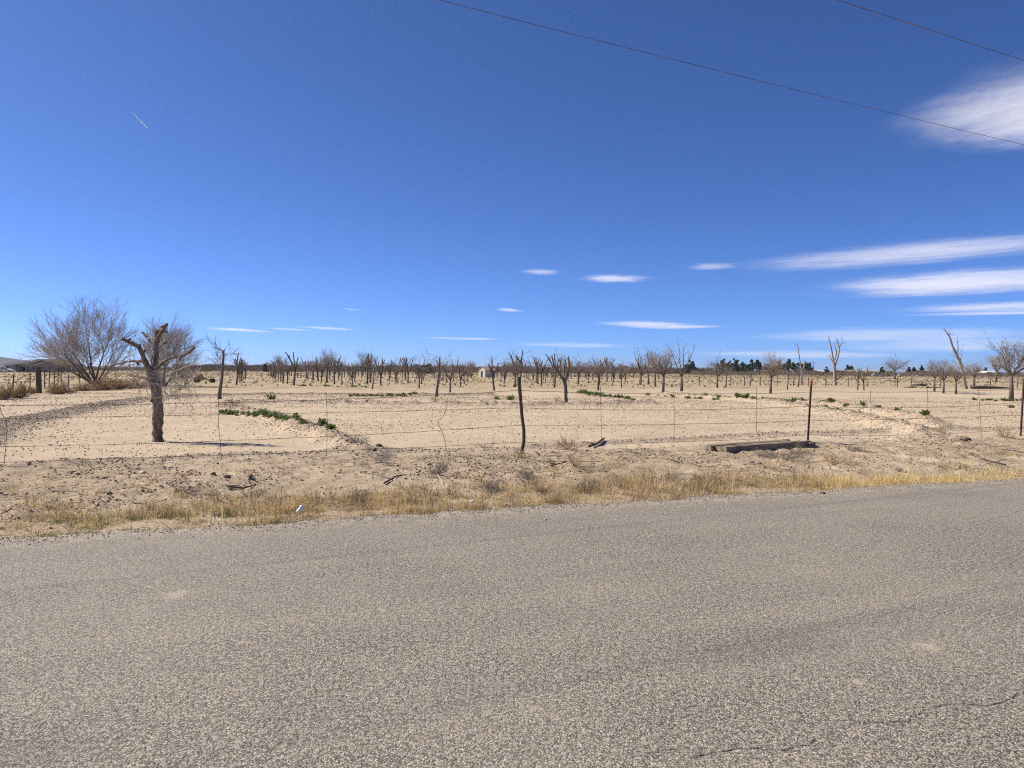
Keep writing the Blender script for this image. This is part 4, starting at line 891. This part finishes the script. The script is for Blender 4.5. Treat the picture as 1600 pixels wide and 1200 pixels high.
def rock(px, yb, w, label, mat, name='rock', z=None, sq=.7, cat='rock'):
    g = G(px, yb); r2 = np.random.default_rng(px); s = w * g.y / FPX / 2
    V = ICO_V; F = ICO_F
    mid = {}; V = [tuple(v) for v in V / np.linalg.norm(V, axis=1, keepdims=True)]; F2 = []
    def mp(a, b):
        k = (min(a, b), max(a, b))
        if k not in mid: q = np.array(V[a]) + np.array(V[b]); V.append(tuple(q / np.linalg.norm(q))); mid[k] = len(V) - 1
        return mid[k]
    for f in F: A, B, C = mp(f[0], f[1]), mp(f[1], f[2]), mp(f[2], f[0]); F2 += [(f[0], A, C), (f[1], B, A), (f[2], C, B), (A, B, C)]
    V = np.array(V) * (1 + .45 * (r2.random((len(V), 1)) - .5)) * s * np.array((1, .8, sq))
    o = obj_np(name, V, np.array(F2), mat); o.location = (g.x, g.y, (hz(g.x, g.y) if z is None else z) + s * sq * .55); o.rotation_euler.z = px
    tag(o, label, cat)
rock(223, 744, 11, 'pale stone on the left verge below the pollard', MROCK); rock(355, 749, 12, 'dark stone on the verge right of the pollard foot', MROCKD); rock(333, 741, 9, 'small dark clod stone just left of the dark stone', MROCKD)
rock(591, 709, 10, 'dark soil lump beyond the fence near the left border end', MROCKD); rock(585, 713, 7, 'smaller dark lump left of the soil lump by the border end', MROCKD); rock(1127, 706, 9, 'pale lump standing in for the sunlit left end of the timber', MROCK); rock(1506, 688, 20, 'dark burrow-like soil lump before the right fence', MROCKD, sq=.35); rock(391, 750, 8, 'brown stone at the right on the left verge', MROCKD); rock(300, 1300 - 555, 5, 'tiny stone between pale stone and dark stone', MROCKD)  # pale lump at the timber end imitates its sunlit end face
rock(943, 948, 5, 'tiny black stone on the road', MRUBB, z=.03); rock(1445, 919, 6, 'white chip of litter on the right of the road', MWHITE, name='litter', z=.03, sq=.3, cat='litter'); rock(853, 813, 6, 'small blue scrap of litter on the road edge', MBLUE, name='litter', z=.005, sq=.4, cat='litter'); rock(1286, 771, 10, 'dark flat scrap on the road edge at right', MRUBB, name='litter', z=.005, sq=.2, cat='litter')
# crushed white can and crumpled papers
def can(px, yb, label):
    g = G(px, yb); m = MB(); n = 12; pr = [(0, .027), (.006, .031), (.04, .033), (.06, .027), (.085, .031), (.112, .033), (.12, .026)]
    for j, (z, r) in enumerate(pr): m.v += [(r * math.cos(6.283 * k / n) * (1 + .12 * math.sin(k + j)), r * math.sin(6.283 * k / n), z) for k in range(n)]
    m.f = [(j * n + k, j * n + (k + 1) % n, (j + 1) * n + (k + 1) % n, (j + 1) * n + k) for j in range(len(pr) - 1) for k in range(n)] + [tuple(range(n - 1, -1, -1)), tuple((len(pr) - 1) * n + k for k in range(n))]
    o = m.build('crushed_can', MWHITE, None, True); o.location = (g.x, g.y, hz(g.x, g.y) + .045); o.rotation_euler = (RAD(38), RAD(20), 1.9); o.scale = (.72, .72, .72); tag(o, label, 'can')
can(465, 803, 'crushed white can in the dry grass at the road edge')
rock(790, 786, 11, 'crumpled white paper in the grass right of centre', MWHITE, name='crumpled_paper', sq=.5, cat='litter'); rock(737, 783, 10, 'small crumpled white paper left of the larger one', MWHITE, name='crumpled_paper', sq=.5, cat='litter')

# ------------------------------------------------------------------ overhead cables
def cable(pa, pb, zh, label):
    A, B = G(*pa, zh), G(*pb, zh); d = B - A; A2, B2 = A - d.normalized() * 30, B + d.normalized() * 40; n = 60
    pts = [A2.lerp(B2, i / n) - Vector((0, 0, .9 * (1 - (2 * i / n - 1) ** 2) - .75)) for i in range(n + 1)]
    o = A2.copy(); c = local(MB().tube(pts, .0052, 6, False), o).build('overhead_cable', MPLIN, None, True); c.location = o; tag(c, label, 'cable', 'overhead power cables')
cable((700, -2), (1600, 218), 8.1, 'longer overhead power cable crossing the sky to the right edge')
cable((1335, -2), (1600, 83), 8.1, 'short overhead power cable cutting the top right corner')

# ------------------------------------------------------------------ buildings and machines
def house(px, yb, W, D, eave, ridge, label, wallm, roofm, rz=0, Y=None, full=False):
    g = G(px, yb) if Y is None else atY(px, yb, Y); g.z = hz(g.x, g.y); e = empty('house', g, label, 'house', rz=rz); w = W / 2
    MB().box(-w, w, 0, D, -.4, eave).build('wall', wallm, e)
    o = .5; m = MB(); hip = min(D / 2 + o, w * .5)
    m.add([(-w - o, -o, eave), (w + o, -o, eave), (w + o, D + o, eave), (-w - o, D + o, eave), (-w + hip, D / 2, ridge), (w - hip, D / 2, ridge), (-w - o, -o, eave - .18), (w + o, -o, eave - .18), (w + o, D + o, eave - .18), (-w - o, D + o, eave - .18)],
          [(0, 1, 5, 4), (1, 2, 5), (2, 3, 4, 5), (3, 0, 4), (6, 7, 1, 0), (7, 8, 2, 1), (8, 9, 3, 2), (9, 6, 0, 3), (9, 8, 7, 6)]); m.build('roof', roofm, e)
    if full:
        m = MB(); gx0, gx1 = -w * .42, w * .62; gm = (gx0 + gx1) / 2
        m.add([(gx0, -1.6, -.3), (gx1, -1.6, -.3), (gx1, -1.6, eave), (gm, -1.6, eave + 1.55), (gx0, -1.6, eave), (gx0, .02, -.3), (gx1, .02, -.3), (gx1, .02, eave), (gm, D * .4, eave + 1.55), (gx0, .02, eave)], [(0, 1, 2, 3, 4), (1, 6, 7, 2), (5, 0, 4, 9)]); m.build('front_gable', wallm, e)
        m = MB()
        for s in (-1, 1):
            x1 = gx0 - .5 if s < 0 else gx1 + .5
            m.add([(gm, -2.0, eave + 1.72), (x1, -2.0, eave - .05), (x1, D * .35, eave - .05), (gm, D * .45, eave + 1.72), (gm, -2.0, eave + 1.55), (x1, -2.0, eave - .22), (x1, D * .35, eave - .22), (gm, D * .45, eave + 1.55)], [(0, 1, 2, 3), (4, 7, 6, 5), (0, 4, 5, 1), (1, 5, 6, 2), (2, 6, 7, 3)])
        m.build('gable_roof', roofm, e)
        for x0, x1, y, z0, z1 in ((gx0 + 1.0, gx0 + 2.6, -1.62, .8, 2.0), (gx0 + 4.6, gx0 + 5.4, -1.62, .9, 2.1), (gx1 - 2.8, gx1 - 1.4, -1.62, .8, 2.0), (w - 2.4, w - 1.2, -.02, .8, 2.0), (-w + 2.2, -w + 3.6, -.02, .6, 2.1)):
            f = MB().box(x0 - .1, x1 + .1, y - .05, y, z0 - .1, z1 + .1).build('window', MTRIM, e); MB().box(x0, x1, y - .08, y - .052, z0, z1).build('pane', MGLASS, f)
        MB().box(-w * .62, -w * .52, -.08, -.002, 0, 2.1).build('door', MGLASS, e)
        for x in (-w - .2, -w * .78, -w * .5): MB().box(x - .12, x + .12, -1.9, -1.66, -.3, eave - .19).build('porch_post', MTRIM, e)
        MB().box(-w - .6, gx0 - .55, -2.2, -.55, eave - .17, eave + .1).build('porch_roof', roofm, e)
    else:
        for k in range(3):
            x = -w + W * (k + .5) / 3; f = MB().box(x - .6, x + .6, -.05, -.002, .8, 2.1).build('window', MTRIM, e); MB().box(x - .5, x + .5, -.08, -.052, .9, 2.0).build('pane', MGLASS, f)
    return e
house(66, 582, 19, 11, 2.7, 5.0, 'tan house with brown hipped roof far left behind the mesquite', MSTUC, MROOF, .05, 275, True)
g = atY(12, 582, 270); e = empty('trailer', (g.x, g.y, hz(g.x, g.y)), 'cream boxy trailer parked left of the tan house', 'trailer'); MB().box(-1.3, 1.3, 0, 4, .5, 2.9).build('body', MTRIM, e); MB().box(-.4, .4, -.03, -.002, .6, 2.4).build('door', MGLASS, e); MB().box(.6, 1.1, -.03, -.002, 1.4, 2.2).build('window', MGLASS, e)
for s in (-.9, .9): MB().tube([(s, .2, .3), (s, .5, .3)], .32, 12).build('wheel', MRUBB, e)
g = atY(753, 588, 178); e = empty('shed', (g.x, g.y, hz(g.x, g.y)), 'small white shed with dark doorway at the end of the orchard lane', 'shed', rz=RAD(-52)); w, h = 1.35, 1.75
MB().add([(-w, 0, -.2), (w, 0, -.2), (w, 0, h), (0, 0, h + .75), (-w, 0, h), (-w, 3, -.2), (w, 3, -.2), (w, 3, h), (0, 3, h + .75), (-w, 3, h)], [(0, 1, 2, 3, 4), (1, 6, 7, 2), (6, 5, 9, 8, 7), (5, 0, 4, 9)]).build('wall', MTRIM, e)
m = MB()
for s in (-1, 1): m.add([(0, -.15, h + .86), (s * (w + .2), -.15, h - .02), (s * (w + .2), 3.15, h - .02), (0, 3.15, h + .86), (0, -.15, h + .78), (s * (w + .2), -.15, h - .1), (s * (w + .2), 3.15, h - .1), (0, 3.15, h + .78)], [(0, 1, 2, 3), (4, 7, 6, 5), (0, 4, 5, 1), (1, 5, 6, 2), (2, 6, 7, 3)])
m.build('roof', MTANR, e); MB().box(-.45, .30, -.03, -.003, 0, 1.5).build('door', MGLASS, e)
for i, (px, Y, W, lab, wm, rm) in enumerate([(1332, 330, 11, 'far tan-roofed house right of the forked dead tree', MSTUC, MTANR), (1362, 300, 9, 'far white house right of the tan-roofed one', MPAINT, MTANR), (1446, 340, 10, 'far white house left of the round-crowned bare tree', MPAINT, MROOF), (1112, 420, 14, 'far dark-roofed house left end of the evergreens', MSTUC, MROOF), (1098, 400, 9, 'far pale house just right of the dark round evergreen', MPAINT, MROOF), (1276, 340, 10, 'far pale-roofed house right of the evergreen row', MSTUC, MPAINT), (1552, 330, 10, 'far white house behind the multi-stemmed tree', MPAINT, MPAINT)]):
    house(px, 590, W, 7, 2.5, 3.5, lab, wm, rm, ANG * .5, Y + 120)
def car(px, Y, mat, label):
    g = atY(px, 590, Y); e = empty('parked_car', (g.x, g.y, hz(g.x, g.y)), label, 'car', 'vehicles in the far yard')
    pr = [(-2.2, .35), (2.2, .35), (2.25, .8), (1.3, .95), (.6, 1.45), (-1.3, 1.5), (-2.1, 1.0)]; m = MB(); n = len(pr)
    m.add([(x, s, z) for s in (0, 1.7) for x, z in pr], [tuple(range(n)), tuple(range(2 * n - 1, n - 1, -1))] + [(k, k + n, (k + 1) % n + n, (k + 1) % n) for k in range(n)]); m.build('body', mat, e)
    m = MB(); q = [(1.05, .98), (.55, 1.38), (-1.25, 1.42), (-1.7, 1.02)]; m.add([(x, -.015, z) for x, z in q], [(0, 1, 2, 3)]); m.build('side_window', MGLASS, e)
    for s in (-1.4, 1.4): w_ = MB().tube([(s, -.03, .33), (s, .2, .33)], .33, 12).build('wheel', MRUBB, e)
car(1372, 330, MPAINT, 'white car in the far yard left of the lone round tree'); car(1384, 345, MROOF, 'dark car in the far yard beside the white one'); car(1412, 340, MPAINT, 'white car right of the lone round tree'); car(1356, 340, MROOF, 'dark car at the left end of the far yard'); car(8, 262, MPAINT, 'white car at the left photo edge before the trailer')
# yellow implement beside the thicket
g = G(318, 598); e = empty('farm_implement', (g.x, g.y, hz(g.x, g.y)), 'worn yellow farm machine with black wheels beside the thicket', 'farm machine', rz=.12)
m = MB().box(-.75, .15, -.3, .3, .35, .62); m.box(-.6, -.1, -.22, .22, .62, .95); m.build('body', MYEL, e)
MB().tube([(.15, 0, .42), (.7, 0, .36), (1.15, 0, .28)], [.06, .05, .045], 6).build('drawbar', MYEL, e); MB().tube([(.28, 0, .4), (.3, .02, .75), (.24, .05, 1.02)], .035, 6).build('mast', MRUST, e)
MB().tube([(-.75, 0, .5), (-1.0, 0, .62), (-1.15, 0, .4)], .05, 6).build('rear_arm', MYEL, e)
for x, r in ((-.72, .30), (.98, .25)):
    for y in (-.38, .3): w_ = MB().tube([(x, y, r), (x, y + .14, r)], r, 14).build('wheel', MRUBB, e); MB().tube([(x, y - .012, r), (x, y + .152, r)], r * .45, 10).build('rim', MYEL, w_)
# branch pile and fallen trunk on the right
rn = random.Random(33); g = G(1438, 606); e = empty('branch_pile', (g.x, g.y, hz(g.x, g.y)), 'heap of dark cut branches left of the round-crowned tree', 'branch pile')
for k in range(26):
    x = rn.gauss(0, .75); a = rn.uniform(-.5, .5); L = rn.uniform(.5, 1.3); z = max(.05, .45 - .35 * abs(x) + rn.uniform(-.2, .15)); d = Vector((math.cos(a), math.sin(a), rn.uniform(-.15, .3)))
    q = Vector((x, rn.uniform(-.4, .4), z)); MB().tube([q - d * L / 2, q + rv(rn, .03), q + d * L / 2], [.05, .045, .03], 5).build('branch', MSTICK if k % 4 else MDEAD, e)
g = G(1545, 608); o = MB().tube([(-1.9, 0, .16), (-.9, .03, .18), (.3, -.02, .15), (1.5, .05, .13), (2.2, 0, .1)], [.16, .17, .14, .1, .05], 8).build('fallen_log', MSTICK, None, True); o.location = (g.x, g.y, hz(g.x, g.y)); tag(o, 'long dark fallen log right of the leaning dead trunk', 'log')
# far utility poles
for px, Y, h in ((1271, 420, 8), (1236, 520, 8), (1390, 420, 8)):
    g = atY(px, 590, Y); e = empty('utility_pole', (g.x, g.y, hz(g.x, g.y)), 'thin far utility pole ' + {1271: 'right of the evergreen row', 1236: 'among the right end of the evergreens', 1390: 'behind the lone round tree'}[px], 'pole'); MB().tube([(0, 0, -.3), (0, 0, h)], [.16, .11], 6).build('pole', MOLDW, e); MB().box(-1.1, 1.1, -.06, .06, h - .7, h - .55).build('crossarm', MOLDW, e)

# ------------------------------------------------------------------ evergreens and the far wood
def ever_mesh(seed, conical):
    r2 = np.random.default_rng(seed); n = 1500; V = []; lob = []
    for k in range(16):
        z = r2.uniform(.12, .95); rr = (1 - z) * .42 + .06 if conical else .42 * math.sin(math.pi * min(1, z * .85 + .12)); a = r2.uniform(0, 6.28); lob.append((rr * .65 * math.cos(a), rr * .65 * math.sin(a), z, max(.07, rr * .55)))
    lob = np.array(lob); c = lob[r2.integers(0, 16, n)]; d = r2.normal(size=(n, 3)); d /= np.linalg.norm(d, axis=1, keepdims=True)
    p = c[:, :3] + d * (c[:, 3] * r2.random(n) ** .4)[:, None] * np.array((1, 1, .75)); s = .03 + .035 * r2.random(n)
    A = r2.normal(size=(n, 3)); A /= np.linalg.norm(A, axis=1, keepdims=True); B = np.cross(A, d); B /= np.linalg.norm(B, axis=1, keepdims=True) + 1e-9
    V = np.stack([p - A * s[:, None], p + B * s[:, None] * .7, p + A * s[:, None], p - B * s[:, None] * .7], 1); F = np.arange(n * 4).reshape(n, 4)
    col = np.array((.040, .055, .028)) * (.6 + .9 * r2.random((n, 1))) * np.repeat(.7 + .6 * r2.random((n, 1)), 1, 1)
    return mesh_np('crown', V, F, MEVER, col=np.repeat(col[:, None], 4, 1).reshape(-1, 3))
EV = [ever_mesh(s, s % 2 == 0) for s in range(6)]; tm = MB().tube([(0, 0, -.05), (0, 0, .35), (0, 0, .8)], [.03, .024, .01], 6).mesh('trunk', MBARK2)
def ever(px, Y, h, w, i, label):
    g = atY(px, 590, Y); e = empty('evergreen_tree', (g.x, g.y, hz(g.x, g.y)), label, 'tree', 'far evergreen trees', px); e.scale = (w, w, h); link(bpy.data.objects.new('crown', EV[i % 6]), e); link(bpy.data.objects.new('trunk', tm), e)
ever(1078, 400, 8.3, 8.0, 1, 'dark round evergreen behind the big fan-shaped tree'); ever(1029, 420, 6.3, 7, 3, 'dark evergreen behind the feathery bare trees'); ever(1008, 430, 5.6, 7, 5, 'dim evergreen left of the one behind the feathery trees')
ever(416, 330, 4.6, 3.6, 1, 'lone dark evergreen in the wood left of the lane'); ever(668, 330, 5, 8, 3, 'dark evergreen behind the tall whip-topped trunk'); ever(652, 335, 4.6, 7, 5, 'dark evergreen left of the whip-topped trunk')
rn = random.Random(77)
for i, px in enumerate((1122, 1131, 1140, 1147, 1153, 1160, 1170, 1174, 1181, 1186, 1196, 1201, 1212, 1219, 1226, 1234, 1240, 1249, 1259, 1264)):
    ever(px, 470 + rn.uniform(-25, 25), rn.uniform(6.5, 10.5), rn.uniform(5.5, 8), rn.randint(0, 5), 'dark evergreen, %s from the left in the row on the right horizon' % ordinal(i))
for px, h, lab in ((1292, 5, 'small evergreen left of the forked dead tree'), (1324, 6, 'evergreen right behind the forked dead tree'), (1329, 6, 'second evergreen behind the forked dead tree'), (1420, 5, 'low evergreen right of the lone round tree'), (1428, 5, 'low evergreen second right of the lone round tree'), (1440, 6, 'evergreen left of the round-crowned tree'), (1378, 5, 'evergreen left of the lone round tree'), (1528, 5, 'evergreen behind the leaning dead trunk'), (1540, 5, 'evergreen left of the multi-stemmed tree'), (1484, 5, 'evergreen behind the narrow bare trees')): ever(px, 470, h * 1.15, 6, int(px), lab)
def wood(name, px0, px1, Y0, Y1, h0, h1, n, col, label):
    r2 = np.random.default_rng(int(px0 + 999)); px = px0 + (px1 - px0) * r2.random(n); Yd = Y0 + (Y1 - Y0) * r2.random(n); x = (px - 800) / FPX * Yd
    H = h0 + (h1 - h0) * fbm(px * .09, Yd * 0, 7); base = r2.random(n) ** .8 * H * .75; top = np.minimum(H * (.95 + .25 * r2.random(n) ** 3), base + H * (.2 + .3 * r2.random(n)))
    lean = r2.normal(size=(n, 2)) * .35 * (top - base)[:, None]; w = .05 + .07 * r2.random(n); a = r2.random(n) * 3.14
    p0 = np.stack([x, Yd, base], -1); p1 = np.stack([x + lean[:, 0], Yd + lean[:, 1], top], -1); s = np.stack([np.cos(a), np.sin(a), 0 * a], -1) * w[:, None]
    V = np.stack([p0 - s, p0 + s, p1], 1); F = np.arange(n * 3).reshape(n, 3); c = np.array(col) * (.6 + .8 * r2.random((n, 1)))
    tag(obj_np(name, V, F, MEVER, col=np.repeat(c[:, None], 3, 1).reshape(-1, 3)), label, 'wood', kind='stuff')
wood('far_wood', 270, 1115, 395, 455, 3.6, 5.2, 60000, (.16, .125, .105), 'grey-brown band of bare far-off woodland behind the orchard')
wood('far_brush', 1080, 1800, 300, 420, 1.2, 3.8, 34000, (.17, .135, .10), 'low brown far-off brush along the right horizon')
wood('far_brush', -300, 330, 360, 430, 1.6, 3.2, 22000, (.15, .12, .09), 'low brown far-off brush behind the left house')
# dry field grass tufts far off
P = in_view(30000, 60, 330, 1.15); u_, v_ = uv(P[:, 0], P[:, 1]); k = rng.random(len(P)) < sst(58, 75, v_) * sst(.42, .6, fbm(u_ * .03, v_ * .16, 95)); P = P[k]; n = len(P); dd = np.hypot(*P.T)
cc = np.array([(.44, .33, .19), (.38, .285, .165), (.19, .17, .09), (.31, .235, .14)])[rng.integers(0, 4, n)] * (.8 + .4 * rng.random((n, 1)))
blades('field_grass', P, .10 + .22 * rng.random(n), .05 + .0009 * dd, cc, MGRASS, 'dry tufted grass and weeds over the orchard floor and far field', 'grass', lean=.9)

# ------------------------------------------------------------------ mountains
def hill(name, px0, px1, Y, hpx, seed, label):
    n = 60; m = MB(); V = []; F = []; rows = 7
    for j in range(rows):
        for i in range(n + 1):
            t = i / n; px = px0 + (px1 - px0) * t; f = j / (rows - 1); prof = math.sin(math.pi * t) ** .8 * (.45 + .75 * float(fbm(np.array([t * 7 + seed]), np.array([seed * 1.0]))[0]))
            z = hpx * Y / FPX * prof * math.sin(math.pi * f) * (.8 + .4 * float(vnoise(np.array([t * 30]), np.array([f * 5 + seed]))[0])); Yd = Y * (.93 + .2 * f)
            V.append(((px - 800) / FPX * Y, Yd, z - 3))
    F = [(j * (n + 1) + i, j * (n + 1) + i + 1, (j + 1) * (n + 1) + i + 1, (j + 1) * (n + 1) + i) for j in range(rows - 1) for i in range(n)]
    m.v, m.f = V, F; tag(m.build(name, MHILL, None, True), label, 'mountain', kind='structure')
hill('mountain', -90, 66, 3500, 20, 2, 'small blue mountain behind the far left house'); hill('hills', -500, 420, 4100, 7, 5, 'low blue ridge on the left horizon'); hill('hills', 900, 2100, 4300, 5, 9, 'low blue ridge on the right horizon')

# ------------------------------------------------------------------ clouds: real lens-shaped sheets at height
def lens_mesh():
    V = []; F = []; nr, na = 14, 40
    for s in (1, -1):
        for j in range(nr + 1):
            r_ = j / nr
            for k in range(na): a = 2 * math.pi * k / na; V.append((r_ * math.cos(a), r_ * math.sin(a), s * (1 - r_ * r_)))
    for h_ in range(2):
        o = h_ * (nr + 1) * na
        for j in range(nr):
            for k in range(na): q = (o + j * na + k, o + j * na + (k + 1) % na, o + (j + 1) * na + (k + 1) % na, o + (j + 1) * na + k); F.append(q if h_ else q[::-1])
    return np.array(V), np.array(F)
LV, LF = lens_mesh()
def cloud(pa, pb, hpx, dens, label, seed, zc=2500, wisp=1.0, name='cloud', thick=.14):
    A, B = G(*pa, zc), G(*pb, zc); c = (A + B) / 2; d = B - A; D = c.length; el = math.asin((zc - 1.6) / D); half = hpx / 2 * c.y / FPX
    o = obj_np(name, LV, LF, mat_cloud('cloud_vapour', dens, seed, wisp), smooth=True); o.location = c; o.rotation_euler.z = math.atan2(d.y, d.x)
    o.scale = (d.length / 2, half * (1 - thick) / math.sin(el) + 1, half * thick + 1); tag(o, label, 'cloud', 'clouds in the blue sky'); return o
cloud((1385, 238), (2060, 70), 200, .74, 'large soft white cloud at the upper right edge', 1, wisp=.6)
cloud((1105, 426), (1900, 352), 54, .5, 'long thin grey-white cloud streak, upper of the two big ones', 2)
cloud((1225, 464), (1960, 412), 60, .8, 'brightest long cloud streak on the right, lower of the two', 3)
cloud((1310, 486), (1980, 470), 24, .7, 'thin double streak below the brightest streak', 4)
cloud((1350, 494), (1900, 482), 10, .6, 'faint thin streak under the thin double streak', 5)
cloud((1065, 421), (1165, 411), 17, .34, 'faint wisp left of the upper big streak', 6)
cloud((950, 511), (1095, 505), 22, .8, 'small white lens cloud above the feathery bare trees', 7); cloud((1020, 512), (1150, 509), 8, .5, 'thin tail right of the small white lens cloud', 8)
cloud((912, 442), (1012, 428), 22, .62, 'small tilted lens cloud in mid sky', 9); cloud((812, 428), (882, 422), 15, .36, 'faint small cloud left of the tilted lens cloud', 10)
cloud((772, 485), (820, 484), 11, .55, 'tiny cloud above the crooked fence stake', 11); cloud((334, 516), (412, 515), 11, .75, 'white small cloud right of the dense mesquite', 12); cloud((430, 515), (475, 514), 8, .5, 'tiny cloud second right of the dense mesquite', 13); cloud((490, 514), (540, 512), 10, .62, 'tiny cloud third right of the dense mesquite', 14)
cloud((695, 530), (733, 528), 9, .55, 'tiny low cloud left of the shed', 15); cloud((735, 530), (765, 528), 6, .6, 'tiny low cloud above the shed', 16)
cloud((1115, 528), (1700, 520), 34, .42, 'broad pale cloud veil low over the right trees', 17); cloud((1240, 543), (1760, 538), 38, .42, 'lower pale cloud veil behind the right dead trees', 18); cloud((805, 541), (1010, 538), 14, .36, 'thin veil above the orange-stubbed pollard', 19); cloud((1060, 556), (1500, 553), 20, .45, 'hazy cloud bank near the right horizon', 20)
cloud((540, 484), (560, 483), 5, .45, 'very faint speck of cloud left of centre', 21)
tm_ = NT('contrail_vapour'); tl_ = tm_.n('ShaderNodeBsdfTranslucent', {'Color': (.95, .95, .97, 1)}); df_ = tm_.n('ShaderNodeBsdfDiffuse', {'Color': (.95, .95, .97, 1)}); ms_ = tm_.n('ShaderNodeMixShader', {0: .5, 1: tl_.outputs[0], 2: df_.outputs[0]}); tm_.t.links.new(ms_.outputs[0], tm_.out.inputs[0]); MTRAIL = tm_.m
# short condensation trail
A, B = G(204, 173, 9000), G(230, 200, 9000); d = B - A
o = MB().tube([(0, 0, 0), tuple(d * .5), tuple(d)], [6, 15, 17], 8).build('contrail', MTRAIL, None, True); o.location = A; tag(o, 'short white condensation trail in the upper left sky', 'contrail')

# ------------------------------------------------------------------ haze over the plain
hm = bpy.data.materials.new('haze_air'); hm.use_nodes = True; ht = hm.node_tree; ht.nodes.remove(ht.nodes['Principled BSDF'])
pv = ht.nodes.new('ShaderNodeVolumePrincipled'); pv.inputs['Color'].default_value = (.78, .86, 1, 1); pv.inputs['Density'].default_value = .00006; pv.inputs['Anisotropy'].default_value = .2
ht.links.new(pv.outputs[0], ht.nodes['Material Output'].inputs['Volume'])
hb = MB().box(-25500, 25500, -200, 25500, -6, 82).build('haze', hm); tag(hb, 'thin blue haze over the plain towards the mountains', 'haze', kind='stuff')
